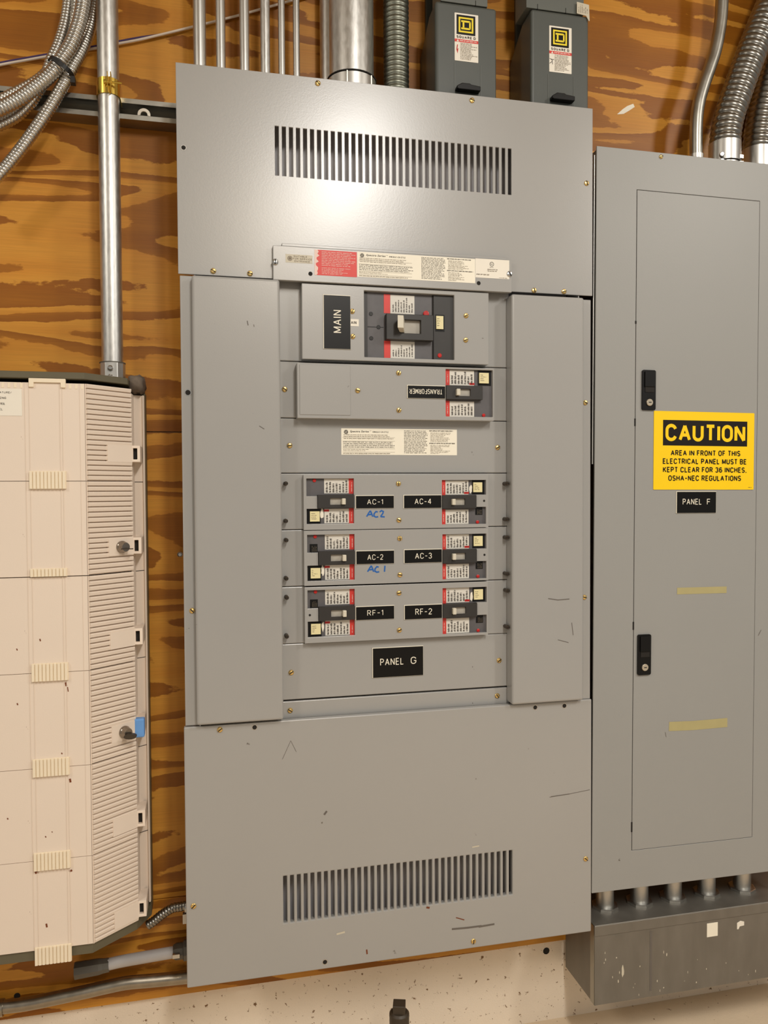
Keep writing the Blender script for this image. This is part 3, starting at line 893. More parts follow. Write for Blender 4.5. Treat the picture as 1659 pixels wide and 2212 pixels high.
def spectra(mb, a, Y, seed):
    x0, x1, z0, z1 = a; hx, hz = x1 - x0, z1 - z0
    mb.quad(x0, x1, z0, z1, Y - .0003, M['cream'])
    y = Y - .0005
    c = (x0 + hx * .04, z0 + hz * .86); r = hz * .085
    mb.disc(*c, r, y, M['ink'], 20); mb.ring(*c, r * .80, r * .88, y - .0002, M['cream']); mb.text('GE', c[0] - r * .5, c[0] + r * .5, c[1] - r * .42, c[1] + r * .42, y - .0002, M['cream'], 0, 0, .3)
    mb.text('Spectra Series', x0 + hx * .072, x0 + hx * .235, z0 + hz * .825, z0 + hz * .925, y, M['ink'], .012, 0, .3)
    mb.text('TM', x0 + hx * .24, x0 + hx * .252, z0 + hz * .895, z0 + hz * .92, y, M['ink'])
    mb.text('RPM BOLT-ON STYLE', x0 + hx * .265, x0 + hx * .40, z0 + hz * .84, z0 + hz * .90, y, M['ink'], .01)
    for f, n_ in ((.72, 1), (.66, 2), (.58, 3)):
        mb.lines(x0 + hx * .02, x0 + hx * .45, z0 + hz * f, z0 + hz * (f + .06), y, M['ink2'], 1, seed + n_, False, .0011, (.85, 1), .5)
    for f in (.655, .52, .235, .10):
        mb.quad(x0 + hx * .012, x0 + hx * .455, z0 + hz * f, z0 + hz * f + .0004, y, M['ink2'])
    mb.lines(x0 + hx * .015, x0 + hx * .47, z0 + hz * .26, z0 + hz * .51, y, M['ink'], 4, seed + 8, False, .0012, (.9, 1), .5)
    mb.lines(x0 + hx * .015, x0 + hx * .3, z0 + hz * .13, z0 + hz * .22, y, M['ink2'], 2, seed + 9, False, .0011, (.6, 1), .45)
    mb.lines(x0 + hx * .015, x0 + hx * .45, z0 + hz * .02, z0 + hz * .08, y, M['ink2'], 1, seed + 10, False, .0011, (.9, 1), .6)
    mb.lines(x0 + hx * .535, x0 + hx * .745, z0 + hz * .05, z0 + hz * .95, y, M['ink'], 16, seed + 11, False, .0012, (.8, 1), .5)
    mb.lines(x0 + hx * .755, x0 + hx * .975, z0 + hz * .90, z0 + hz * .97, y, M['ink'], 1, seed + 12, False, .0011, (.95, 1), .6)
    mb.lines(x0 + hx * .765, x0 + hx * .95, z0 + hz * .50, z0 + hz * .88, y, M['ink2'], 8, seed + 13, False, .0011, (.4, 1), .5)
    mb.lines(x0 + hx * .755, x0 + hx * .985, z0 + hz * .42, z0 + hz * .49, y, M['ink'], 1, seed + 14, False, .0011, (.95, 1), .6)
    mb.lines(x0 + hx * .765, x0 + hx * .95, z0 + hz * .04, z0 + hz * .40, y, M['ink2'], 8, seed + 15, False, .0011, (.4, 1), .5)
t_ = MB(); spectra(t_, rc(771.5, 543.5, 1026.5, 612, YS), YS, 70); t_.build('rating_label', strip)
t_ = MB(); a = rc(1026.8, 558, 1100, 603.5, YS); hx, hz = a[1] - a[0], a[3] - a[2]
t_.quad(*a, YS - .0004, M['whitelab']); y = YS - .0006
t_.ring(a[0] + hx * .48, a[2] + hz * .74, hz * .095, hz * .12, y, M['ink']); t_.text('UL', a[0] + hx * .45, a[0] + hx * .51, a[2] + hz * .70, a[2] + hz * .79, y, M['ink'], .01)
t_.lines(a[0] + hx * .42, a[0] + hx * .55, a[2] + hz * .55, a[2] + hz * .60, y, M['ink2'], 1, 1, False, .001, (.9, 1))
t_.lines(a[0] + hx * .35, a[0] + hx * .66, a[2] + hz * .33, a[2] + hz * .50, y, M['ink2'], 2, 2, False, .0012, (.9, 1))
t_.lines(a[0] + hx * .03, a[0] + hx * .45, a[2] + hz * .12, a[2] + hz * .22, y, M['ink2'], 1, 3, False, .0013, (.9, 1))
t_.lines(a[0] + hx * .70, a[0] + hx * .96, a[2] + hz * .02, a[2] + hz * .07, y, M['ink2'], 1, 4, False, .001, (.9, 1))
t_.build('listing_label', strip)
t_ = MB(); spectra(t_, rc(737, 925, 987, 983.5, YB), YB, 90); t_.build('rating_label', rows[2])

# ================================================================== panelboard on the right (closed door)
YP = 0.0
fx0, fx1 = at(1284.0, 1100, YP).x, at(1284.0, 1100, YP).x + 0.525
fz1, fz0 = at(1400, 327.5, YP).z, at(1400, 1915.5, YP).z
Fp = thing('panelboard', 'narrow gray electrical panelboard with one long locked door, marked PANEL F', 'electrical panel', ((fx0 + fx1) / 2, 0.07, fz0))
F_ = M['gray_f']
mb = MB(); mb.box(fx0 + .004, fx1 - .004, .004, DW - .0005, fz0 + .004, fz1 - .004, M['strut']); mb.lathe((fx0 - .0026, .006, fz0 + .95), (0, 0, 1), [(0, .0019), (fz1 - fz0 - .968, .0019)], M['emt'], 12); mb.build('enclosure', Fp)  # thin bead added along the left box edge to catch a bright line of light
dx0, dx1 = at(1371, 1100, YP).x, at(1632.5, 1100, YP).x
dz1, dz0 = at(1372, 411, YP).z, at(1372, 1836.5, YP).z
mb = MB(); g = .0012
mb.plate(fx0, fx1, fz0, fz1, YP, .0035, [(dx0 - g, dx1 + g, dz0 - g, dz1 + g)], F_)
trim = mb.build('front_trim', Fp, .0006, 1)
screw(trim, 1424, 339, YP, r=.0045)
mb = MB(); mb.box(dx0, dx1, YP - .0004, YP + .002, dz0, dz1, F_)
P0 = YP - .0004
def fstreak(pts, wd, mat='scuff'):
    stroke(mb, pts, wd, P0 + .0001, M[mat])
fstreak([(1639, 1372), (1645, 1360)], .0012)
fstreak([(1439, 1582), (1441, 1592)], .0012)
door = mb.build('door', Fp, .0004, 1)
for v0, v1 in ((694, 700), (905, 921), (1344, 1361), (1776, 1797)):
    k = MB(); z1, z0 = at(1371, v0, YP).z, at(1371, v1, YP).z
    k.box(dx0 - .003, dx0 + .0004, YP - .0008, YP + .0015, z0, z1, M['dark']); k.build('catch_notch', trim)
for u0, v0, u1, v1 in ((1384.3, 800, 1413, 887), (1377.3, 1371.5, 1405.5, 1457)):
    a = rc(u0, v0, u1, v1, P0); hx, hz = a[1] - a[0], a[3] - a[2]
    k = MB(); prism(k, rounded(*a, .004), P0 - .004, P0, M['black'])
    lt = k.build('latch', door)
    k = MB(); k.box(a[0] + hx * .2, a[0] + hx * .88, P0 - .0052, P0 - .004, a[2] + hz * .44, a[2] + hz * .60, M['dark'])
    k.box(a[0] + hx * .16, a[0] + hx * .9, P0 - .0072, P0 - .004, a[2] + hz * .58, a[2] + hz * .96, M['black']); k.build('paddle', lt, .0006, 1)
    k = MB(); c = (a[0] + hx * .53, a[2] + hz * .19)
    k.lathe((c[0], P0 - .004, c[1]), (0, -1, 0), [(0, .0077), (.0022, .0077), (.003, .0068)], M['keyhole'], 20)
    k.box(c[0] - .0032, c[0] + .0032, P0 - .0075, P0 - .0068, c[1] - .0009, c[1] + .0009, M['dark'])
    k.build('lock_cylinder', lt)
for pts, wd in (([(1447, 1569.5), (1500, 1567), (1573, 1560)], .021), ([(1463, 1277), (1570, 1273.5)], .015)):
    k = MB(); stroke(k, pts, wd, P0, M['tape']); k.build('tape_residue', door)['label'] = 'yellowed strip of tape residue'
a = rc(1460, 1061.5, 1545.5, 1108, P0)
nameplate(door, a, P0, '', parts=[('PANEL', (.155, .63), (.39, .66)), ('F', (.765, .85), (.385, .655))], bold=.010, label='black nameplate reading PANEL F')
W_tilt = Fp
# caution sign stuck on the door
a = rc(1411, 888, 1626.5, 1057, P0); hx, hz = a[1] - a[0], a[3] - a[2]
k = MB(); prism(k, rounded(*a, .0015, 2), P0 - .0014, P0 - .0002, M['yellow'])
y = P0 - .0016
a2 = (a[0] + hx * .088, a[0] + hx * .928, a[3] - hz * .437, a[3] - hz * .112); k.quad(*a2, y, M['signblk'])
bx, bz = a2[1] - a2[0], a2[3] - a2[2]
k.letter('CAUTION', a2[0] + bx * .028, a2[0] + bx * .975, a2[2] + bz * .17, a2[2] + bz * .85, y - .0002, M['yellow'], .19, 0, .14)
for s_, f0, f1, q in (('AREA IN FRONT OF THIS', .165, .86, .53), ('ELECTRICAL PANEL MUST BE', .088, .925, .637), ('KEPT CLEAR FOR 36 INCHES.', .09, .925, .745), ('OSHA-NEC REGULATIONS', .143, .87, .853)):
    k.letter(s_, a[0] + hx * f0, a[0] + hx * f1, a[3] - hz * (q + .036), a[3] - hz * (q - .036), y, M['signblk'], .19, 0, .16)
k.lines(a[0] + hx * .945, a[0] + hx * .985, a[2] + hz * .022, a[2] + hz * .034, y, M['ink'], 1, 3, False, .001, (.9, 1))
sign = tag(k.build('caution_sign', origin=Vector(((a[0] + a[1]) / 2, P0, a[2]))), 'yellow and black CAUTION sign stuck on the closed gray panel door', 'sign')
TILT = math.radians(0.30)
piv = Vector(((fx0 + fx1) / 2, 0.07, fz0))
Rm = Matrix.Rotation(TILT, 3, 'Y')
for o in (Fp, sign):
    mid = Vector(((fx0 + fx1) / 2, 0.0, (fz0 + fz1) / 2))
    p = Vector(o.location)
    o.location = mid + Rm @ (p - mid) + Vector((0, p.y - (mid.y + (Rm @ (p - mid)).y), 0))
    o.rotation_euler = (0, TILT, 0)

# ================================================================== wiring trough and nipples below the closed panel
tz1, tz0 = at(1284.4, 1999.5, 0).z, at(1284.4, 2172.4, 0).z
tx0 = at(1284.4, 2090, 0).x
tx1 = tx0 + 0.62
Tr = thing('wiring_trough', 'long galvanized steel wiring trough mounted low below the closed panel', 'cable trough', ((tx0 + tx1) / 2, 0.07, tz0))
mb = MB(); mb.box(tx0, tx1, .002, DW - .001, tz0 + .0015, tz1 - .0015, M['trough']); mb.build('body', Tr)
lipz = at(1284.4, 2023, 0).z
mb = MB(); mb.box(tx0, tx1, -.0004, .002, tz0, lipz - .0006, M['trough'])
fc = None
def tdot(u0, v0, u1, v1, mat, rough=False):
    a = rc(u0, v0, u1, v1, -.0004)
    if rough:
        rr = random.Random(int(u0)); c = ((a[0] + a[1]) / 2, (a[2] + a[3]) / 2)
        prism(mb, [(c[0] + (a[1] - a[0]) / 2 * rr.uniform(.6, 1.1) * math.cos(6.283 * i / 10), c[1] + (a[3] - a[2]) / 2 * rr.uniform(.6, 1.1) * math.sin(6.283 * i / 10)) for i in range(10)], -.0008, -.0004, M[mat])
    else: mb.quad(*a, -.0008, M[mat])
rr = random.Random(8)
for i in range(26):
    u, v = rr.uniform(1300, 1650), rr.uniform(2040, 2150)
    if v > 2165 - (u - 1284) * .16: continue
    tdot(u, v, u + rr.uniform(1, 3.4), v + rr.uniform(2, 8), 'tan', True)
tdot(1404, 2012, 1408, 2140, 'scuff'); tdot(1342, 2085, 1348, 2112, 'tan', True)
fr = mb.build('front_cover', Tr, .0006, 1)
k = MB(); a = rc(1527, 1995, 1550, 2021, -.0004); k.box(a[0], a[1], -.001, -.0004, a[2], a[3], M['cream']); k.build('paper_square', fr)
k = MB(); a = rc(1592, 1990, 1607, 2005, -.0004); prism(k, [(a[0], a[2]), (a[0] + .004, a[2]), (a[0] + .007, a[2] + .006), (a[1], a[2] + .007), (a[1], a[3] - .003), (a[0] + .009, a[3]), (a[0], a[3] - .004)], -.001, -.0004, M['whitelab']); k.build('paper_scrap', fr)
mb = MB(); mb.box(tx0 - .001, tx1 + .001, -.0018, DW - .001, tz1 - .0016, tz1, M['trough']); mb.box(tx0 - .001, tx1 + .001, -.0018, -.0006, lipz, tz1 - .0016, M['trough']); mb.build('lid', Tr, .0006, 1)
mb = MB(); mb.box(tx0 - .0012, tx0, .001, .018, tz0 + .001, tz1 - .002, M['strut']); mb.build('end_flange', Tr)
nz1 = fz0 + .006
lab = ['first', 'second', 'third', 'fourth', 'fifth']
for i, (u, v) in enumerate(((1306.5, 1949), (1381, 1941), (1453, 1931.5), (1526, 1920.5), (1602.5, 1911))):
    p = at(u, v, .068)
    k = thing('conduit_nipple', 'short galvanized conduit nipple, %s from the left end of the wiring trough' % lab[i], 'conduit nipple', (p.x, .068, tz1), 'conduit nipples between trough and closed panel')
    b_ = MB(); b_.lathe((p.x, .068, tz1 + .0002), (0, 0, 1), [(0, .0205), (nz1 - tz1, .0205)], M['emt'], 28); b_.build('pipe', k)
    b_ = MB(); b_.lathe((p.x, .068, tz1 + .0002), (0, 0, 1), [(0, .031), (.005, .031), (.006, .029)], M['emt'], 8, False); b_.build('locknut', k)

# ================================================================== conduits above the open panel
GT = GZ - .03
def vert_conduit(u_top, u_bot, v_bot, wpx, Y, mat, label, name='conduit', group=None, top=2.60, zbase=None, extra=None):
    a, b = at(u_top, 0, Y), at(u_bot, v_bot, Y)
    x = (a.x + b.x) / 2
    r = (at(u_bot + wpx / 2, v_bot, Y).x - at(u_bot - wpx / 2, v_bot, Y).x) / 2
    z0 = GT if zbase is None else zbase
    k = thing(name, label, 'conduit', (x, Y, z0), group)
    t = MB(); t.lathe((x, Y, z0), (0, 0, 1), [(0, r), (top - z0, r)], mat, 32)
    t.build('pipe', k)
    return k, x, r
SIX = ['leftmost and thickest of the six thin conduits rising from the open panel', 'second thin conduit from the left in the row above the open panel', 'third thin conduit from the left in the row above the open panel',
       'fourth thin conduit from the left, with rough speckled plating', 'fifth thin conduit from the left in the row, one of its two thinnest', 'sixth thin conduit, the last of the row before the fat pipes']
for i, (ut, ub, vb, wd) in enumerate(((430, 432, 139, 28), (475, 478, 144, 21), (526.5, 529, 150, 21.5), (572, 573.5, 155, 21), (607.5, 609, 160, 15), (639.5, 640.5, 163, 14.5))):
    k, x, r = vert_conduit(ut, ub, vb, wd, .075, M['emt2'] if i == 3 else M['emt'], SIX[i], group='row of thin conduits above the open panel')
    c = MB(); c.lathe((x, .075, GT + .0002), (0, 0, 1), [(0, r * 1.18), (.028, r * 1.18), (.030, r * 1.05)], M['emt'], 24); c.build('connector', k)
k, x, r = vert_conduit(708, 710, 175, 36, .114, M['emt2'], 'galvanized pipe half hidden behind the fat round duct on its right')
k, x, r = vert_conduit(759, 759, 160, 94, .062, M['emt2'], 'fattest galvanized conduit above the open panel, with a screwed collar at its foot')
zc = at(757, 149, .010).z
c = MB(); c.lathe((x, .062, GT + .0002), (0, 0, 1), [(0, r * 1.10), (zc - GT - .002, r * 1.10), (zc - GT, r * 1.03)], M['emt'], 40)
c.lathe((x, .062, zc), (0, 0, 1), [(0, r * 1.12), (.0022, r * 1.12)], M['dark'], 40)
col_ = c.build('collar', k)
for dx in (-.018, .034):
    q = MB(); yy = .062 - math.sqrt(max(0, (r * 1.10) ** 2 - dx * dx)); q.box(x + dx - .0012, x + dx + .0012, yy - .0015, yy + .004, GT, zc - .001, M['strut']); q.build('slot_rib', col_)
q = MB(); q.lathe((x + r * 1.05, .03, GT + (zc - GT) * .35), (1, -.35, .1), [(0, .006), (.008, .006), (.010, .003)], M['steel'], 14); q.build('clamp_screw', col_)
# dark flexible conduit
p0, p1 = at(850, 0, .07), at(856, 187, .07)
k = thing('flexible_conduit', 'dark gray corrugated flexible conduit rising beside the fattest pipe', 'conduit', (p1.x, .07, GT))
t = MB(); t.tube([(p1.x, .07, GT), (p1.x, .07, GT + .25), (p1.x + .001, .07, 2.3)], .0268, M['flexd'], 24, .0102 / 8, .0102, .07); t.build('jacket', k)

# ================================================================== two safety switches above
def switch(ul, ur, v_l, back_u, labrect, handlerect, label, upper):
    YF = .02
    xl, xr = at(ul, v_l, YF).x, at(ur, v_l, YF).x
    zt = at((ul + ur) / 2, upper['vt'], YF).z
    z0 = GZ + .003
    k = thing('disconnect_switch', label, 'safety switch', ((xl + xr) / 2, .08, z0), 'dark gray safety switches above the open panel')
    b = MB()
    # side outline: top slopes back to the wall
    n = 5
    side = [(YF, z0), (DW - .0005, z0), (DW - .0005, zt - .055), (YF + .05, zt - .004), (YF, zt)]
    v = [(xl, y, z) for y, z in side] + [(xr, y, z) for y, z in side]
    b.mesh(v, [tuple(range(n))[::-1], tuple(range(n, 2 * n))] + [(i, (i + 1) % n, n + (i + 1) % n, n + i) for i in range(n)], M['sqd'])
    b.build('enclosure', k, .006, 3)
    h = MB()
    hx0, hx1 = upper['x']
    X0, X1 = at(hx0, 0, YF).x, at(hx1, 20, YF).x
    h.box(X0, X1, YF + .002, .085, zt + .0015, zt + .16, M['sqd2'])
    for u in upper['n']:
        px = at(u, 10, YF).x; h.box(px - .001, px + .001, YF - .0002 + .0018, YF + .01, zt + .0012, zt + .012, M['dark'])
    h.build('upper_housing', k, .006, 3)
    bk = MB(); bk.box(xl + .012, xr + .004, DW - .012, DW - .0003, z0 + .11, zt + .17, M['sqd']); bk.build('back_plate', k, .002, 1)
    l = MB(); a = rc(*labrect, YF); hx, hz = a[1] - a[0], a[3] - a[2]
    prism(l, rounded(*a, .001, 2), YF - .0006, YF - .0001, M['whitelab'])
    y = YF - .0008
    q = (a[0] + hx * .08, a[0] + hx * .875, a[3] - hz * .445, a[3] - hz * .035); l.quad(*q, y, M['blackp'])
    bx, bz = q[1] - q[0], q[3] - q[2]; y2 = y - .0002
    def fr_(f0, f1, g0, g1, mat=M['logoyel']): l.quad(q[0] + bx * f0, q[0] + bx * f1, q[2] + bz * g0, q[2] + bz * g1, y2, mat)
    t = .085
    fr_(.11, .89, .11, .11 + t); fr_(.11, .89, .89 - t, .89); fr_(.11, .11 + t, .11 + t, .89 - t); fr_(.89 - t, .89, .11 + t, .89 - t)
    fr_(.25, .68, .27, .27 + t * 1.1); fr_(.25, .68, .73 - t * 1.1, .73); fr_(.32, .32 + t * 1.1, .27 + t, .73 - t); fr_(.72 - t * .6, .72 + t * .4, .33, .67)
    for g0, g1 in ((.27, .335), (.665, .73)):
        s0, s1 = (.68, .755)
        zA, zB = q[2] + bz * g0, q[2] + bz * g1
        xa, xb = q[0] + bx * s0, q[0] + bx * s1
        if g0 < .5: l.face([(xa, y2, zA), (xb - bx * .02, y2, zA + bz * .03), (xb, y2, zB + .0003), (xa, y2, zB + .0006)], M['logoyel'])
        else: l.face([(xa, y2, zA - .0006), (xb, y2, zA - .0003), (xb - bx * .02, y2, zB - bz * .03), (xa, y2, zB)], M['logoyel'])
    l.letter('SQUARE D', a[0] + hx * .08, a[0] + hx * .89, a[3] - hz * .525, a[3] - hz * .47, y, M['ink'], .24)
    l.quad(a[0], a[1], a[3] - hz * .605, a[3] - hz * .545, y, M['red'])
    l.face([(a[0] + hx * .08, y2, a[3] - hz * .60), (a[0] + hx * .18, y2, a[3] - hz * .60), (a[0] + hx * .13, y2, a[3] - hz * .55)], M['whitelab'])
    l.lines(a[0] + hx * .22, a[0] + hx * .95, a[3] - hz * .597, a[3] - hz * .555, y2, M['pinkpaper'], 1, 3, False, .0012, (.95, 1), .6)
    l.lines(a[0] + hx * .24, a[0] + hx * .97, a[2] + hz * .03, a[3] - hz * .615, y, M['ink2'], 13, 9 + int(ul), False, .0009, (.6, 1), .62)
    c = (a[0] + hx * .11, a[3] - hz * .755)
    if upper['icon'] == 'bolt':
        l.face([(c[0] - .0005, y, c[1] + .009), (c[0] + .0015, y, c[1] + .009), (c[0] + .0002, y, c[1] + .0008), (c[0] - .0022, y, c[1] - .0008)][::-1], M['redbtn'])
        l.face([(c[0] - .0022, y, c[1] - .0008), (c[0] + .0024, y, c[1] + .0014), (c[0] + .0006, y, c[1] - .0095)], M['redbtn'])
    else:
        for pts in (((-.005, .004), (.001, .0012), (.0055, .003)), ((.0, .004), (.001, -.002), (-.005, -.0065)), ((.001, -.002), (.002, -.008))):
            for (x0_, z0_), (x1_, z1_) in zip(pts[:-1], pts[1:]):
                d = Vector((x1_ - x0_, 0, z1_ - z0_)).normalized(); nn = Vector((-d.z, 0, d.x)) * .0006
                l.face([(c[0] + x0_ - nn.x, y, c[1] + z0_ - nn.z), (c[0] + x1_ - nn.x, y, c[1] + z1_ - nn.z), (c[0] + x1_ + nn.x, y, c[1] + z1_ + nn.z), (c[0] + x0_ + nn.x, y, c[1] + z0_ + nn.z)], M['ink'])
    l.build('warning_label', k)
    a = rc(*handlerect, YF); hx, hz = a[1] - a[0], a[3] - a[2]
    g_ = MB(); prism(g_, [(a[0], a[2] + hz * .1), (a[0] + hx * .08, a[2]), (a[1] - hx * .02, a[2]), (a[1], a[2] + hz * .12), (a[1], a[3] - hz * .28), (a[0] + hx * .6, a[3] - hz * .15), (a[0] + hx * .55, a[3]), (a[0] + hx * .22, a[3]), (a[0], a[3] - hz * .5)], YF - .014, YF + .001, M['black'])
    o = g_.build('latch', k, .0015, 2); o['label'] = 'black plastic cover latch'
    r_ = MB()
    for u in upper['ridge']:
        px = at(u, 170, YF).x; r_.box(px - .0006, px + .0006, YF - .0008, YF + .001, z0 + .003, z0 + .07, M['sqd2'])
    r_.build('cover_rib', k)
    return k, xr, zt
switch(941, 1073, 110, 903, (981.8, 27, 1033, 136.5), (983, 184, 1034, 204), 'left dark gray safety switch, its label bearing a red lightning mark',
       dict(vt=9, x=(953, 1054), n=(1028,), icon='bolt', ridge=(982, 1038)))
k, xr, zt = switch(1147.5, 1272, 125, 1096, (1186.3, 55, 1234.4, 160.5), (1187.5, 205, 1236, 225), 'right dark gray safety switch, its label bearing a black falling figure',
       dict(vt=26, x=(1138, 1262), n=(1162, 1223), icon='man', ridge=(1184, 1239)))
t = MB(); a = rc(1246, 4, 1273.5, 46, .017); hx, hz = a[1] - a[0], a[3] - a[2]
prism(t, [(a[0], a[2] + hz * .35), (a[0] + hx * .72, a[2] + hz * .28), (a[1] - hx * .05, a[2]), (a[1], a[2] + hz * .02), (a[1] - hx * .06, a[3] - .003), (a[0], a[3])], .0165, .0175, M['tan'])
t.lines(a[0] + .002, a[1] - .004, a[2] + hz * .4, a[3] - .004, .0163, M['ink2'], 6, 4, True, .0018, (.6, 1), .4)
tag(t.build('paper_tag'), 'grimy paper tag at the top right corner of the right safety switch', 'tag')

# ================================================================== conduits above the closed panel
zt_ = fz1 - .004
def path(pts, Y): return [at(u, v, Y) for u, v in pts]
P = path([(1561, -160), (1560.6, -60), (1559.5, 0), (1556, 50), (1545.5, 108), (1532, 150), (1519, 188), (1508.5, 228), (1504, 276), (1503.5, 336)], .07)
k = thing('conduit', 'bent galvanized conduit with a double kink, left of the fat flexible hoses', 'conduit', (P[-1].x, .07, zt_))
r = 14.7 / FPX * 1.66
t = MB(); t.tube([*P[:-1], (P[-1].x, .07, zt_)], r, M['strut'], 28); t.build('pipe', k)
t = MB(); zc = at(1504, 331, .06).z; t.lathe((P[-1].x, .07, zt_ + .0002), (0, 0, 1), [(0, r * 1.06), (max(.004, zc - zt_), r * 1.14)], M['emt'], 24)
t.lathe((P[-1].x, .07, zt_ + (zc - zt_) * .5), (.8, -1, 0), [(0, .004), (r * 1.45, .004)], M['steel'], 10); t.build('connector', k)
def flexhose(pts, Y, r, label):
    P = path(pts, Y)
    k = thing('flexible_conduit', label, 'conduit', (P[0].x, Y, zt_), 'fat flexible conduits above the closed panel')
    zc = P[0].z
    t = MB(); t.tube([(P[0].x, Y, zc - .012)] + P, r, M['hose'], 48, .0143 / 12, .0143, .095); t.build('jacket', k)
    c = MB(); x = P[0].x
    c.lathe((x, Y, zt_ + .0002), (0, 0, 1), [(0, r * .98), (.021, r * .98)], M['emt'], 36)
    c.lathe((x, Y, zt_ + .0238), (0, 0, 1), [(0, r * 1.05), (max(.008, zc - zt_ - .022), r * 1.05)], M['emt'], 36)
    cl = c.build('clamp_connector', k)
    for zz in (zt_ + .0165, zt_ + .031):
        s_ = MB(); s_.lathe((x - r * .72, Y - r * .62, zz), (-.45, -.9, 0), [(0, .0038), (.007, .0038), (.007, .0058), (.012, .0058), (.014, .004)], M['steel'], 12); s_.build('clamp_screw', cl)
        s_ = MB(); s_.box(x + r * .50, x + r * .78, Y - r * .93, Y - r * .6, zz - .004, zz + .004, M['emt']); s_.build('clamp_lug', cl)
R1 = 34.5 / FPX * 1.67
flexhose([(1565.5, 313), (1572, 262), (1592, 200), (1620, 122), (1645, 58), (1669, 0), (1695, -70), (1715, -130)], .066, R1, 'fat flexible metal hose conduit next to the bent pipe, above the closed panel')
flexhose([(1636, 326), (1644, 262), (1660, 190), (1683, 110), (1708, 35), (1740, -50), (1770, -120)], .104, R1, 'fat flexible metal hose conduit cut by the right edge of the photo')
# pale chip knocked out of the plywood
t = MB(); c = [at(u, v, DW - .0006) for u, v in ((1333, 247), (1345, 236), (1355, 229), (1368, 224), (1371, 231), (1359, 239), (1347, 246))]
prism(t, [(p.x, p.z) for p in c][::-1], DW - .0006, DW - .0001, M['cream'])
tag(t.build('wood_chip'), 'pale splintered chip on the plywood left of the bent conduit', 'wood chip')

# ================================================================== strut, vertical conduit, strap, cables at upper left
SY = DW - .0415
sz1 = at(380, 223, SY).z; sz0 = sz1 - .041
sx1, sx0 = .035, -1.1
t = MB(); S_ = M['strut']
t.box(sx0, sx1, DW - .003, DW - .0006, sz0, sz1, S_); t.box(sx0, sx1, SY, DW - .003, sz1 - .0025, sz1, S_); t.box(sx0, sx1, SY, DW - .003, sz0, sz0 + .0025, S_)
for a, b in ((sz1 - .0095, sz1 - .0025), (sz0 + .0025, sz0 + .0095)):
    t.box(sx0, sx1, SY, SY + .0025, a, b, S_)
for z in (sz1 - .0095, sz0 + .0095 - .0025): t.box(sx0, sx1, SY + .0025, SY + .009, z, z + .0025, S_)
for i in range(16):
    x = -.95 + i * .062; t.box(x, x + .028, DW - .0032, DW - .0030, sz0 + .0145, sz0 + .0265, M['dark'])
tag(t.build('strut_channel'), 'horizontal slotted steel strut channel behind the conduit at upper left', 'strut channel')
t = MB(); p = at(311, 247, SY); n = 18
for i in range(n):
    a, b = math.pi * (-.06 + 1.12 * i / n), math.pi * (-.06 + 1.12 * (i + 1) / n)
    ro, ri = .0125, .0068
    o4 = [(p.x + q * math.cos(c), p.z + q * math.sin(c)) for q, c in ((ro, a), (ro, b), (ri, b), (ri, a))]
    prism(t, o4, SY + .001, SY + .004, M['whitelab'])
tag(t.build('washer'), 'white plastic half-ring washer lodged in the strut channel', 'washer')

CYv = .082
a, b = at(232, 0, CYv), at(242.5, 775, CYv)
vx = (a.x + b.x) / 2; vr = 21.0 / FPX * 1.645
vz0 = at(100, 803, -.02).z + .0004
k = thing('conduit', 'long vertical galvanized conduit running down into the top of the beige cabinet', 'conduit', (vx, CYv, vz0))
t = MB(); t.lathe((vx, CYv, vz0), (0, 0, 1), [(0, vr), (2.6 - vz0, vr)], M['emt2'], 36); t.build('pipe', k)
zc = at(242, 786, CYv).z
t = MB(); t.lathe((vx, CYv, vz0 + .0002), (0, 0, 1), [(0, vr * 1.19), (zc - vz0, vr * 1.19)], M['emt'], 12, False); t.lathe((vx, CYv, zc), (0, 0, 1), [(0, vr * 1.22), (.002, vr * 1.22)], M['fitting'], 32)
t.box(vx - .008, vx + .010, CYv - vr * 1.35, CYv - vr * .9, vz0 + .001, zc - .001, M['emt']); cn = t.build('connector', k)
for z in (vz0 + (zc - vz0) * .62, vz0 + (zc - vz0) * .1):
    q = MB(); q.lathe((vx - .001, CYv - vr * 1.3, z), (0, -1, 0), [(0, .0055), (.004, .0055), (.006, .003)], M['steel'], 12); q.build('set_screw', cn)
# strap
sz = at(234, 206, SY).z
k = thing('conduit_strap', 'yellow zinc strap clamping the long vertical conduit to the strut channel', 'conduit clamp', (vx, CYv, sz - .018))
t = MB(); n = 20; hh = .0155
for i in range(n):
    a, b = math.pi * (1 + i / n), math.pi * (1 + (i + 1) / n)
    ro, ri = vr + .0022, vr + .0002
    P4 = [(vx + r_ * math.cos(c), CYv + r_ * math.sin(c)) for r_, c in ((ro, a), (ro, b), (ri, b), (ri, a))]
    v = [(x, y, sz - hh) for x, y in P4] + [(x, y, sz + hh) for x, y in P4]
    t.mesh(v, [(0, 1, 5, 4), (1, 2, 6, 5), (2, 3, 7, 6), (3, 0, 4, 7), (4, 5, 6, 7), (3, 2, 1, 0)], M['zinc'])
for sx in (-1, 1): t.box(vx + sx * (vr + .0012) - .001, vx + sx * (vr + .0012) + .001, CYv, DW - .03, sz - hh, sz + hh, M['zinc'])
t.build('band', k)
t = MB()
for dx in (.001, .007): t.box(vx + dx, vx + dx + .0016, CYv - vr - .014, CYv - vr + .001, sz - hh, sz + hh + .004, M['zinc'])
t.build('ear', k)
t = MB(); t.lathe((vx - .006, CYv - vr - .008, sz + .002), (1, 0, 0), [(0, .004), (.004, .004), (.004, .002), (.034, .002)], M['zinc'], 10); t.build('bolt', k)
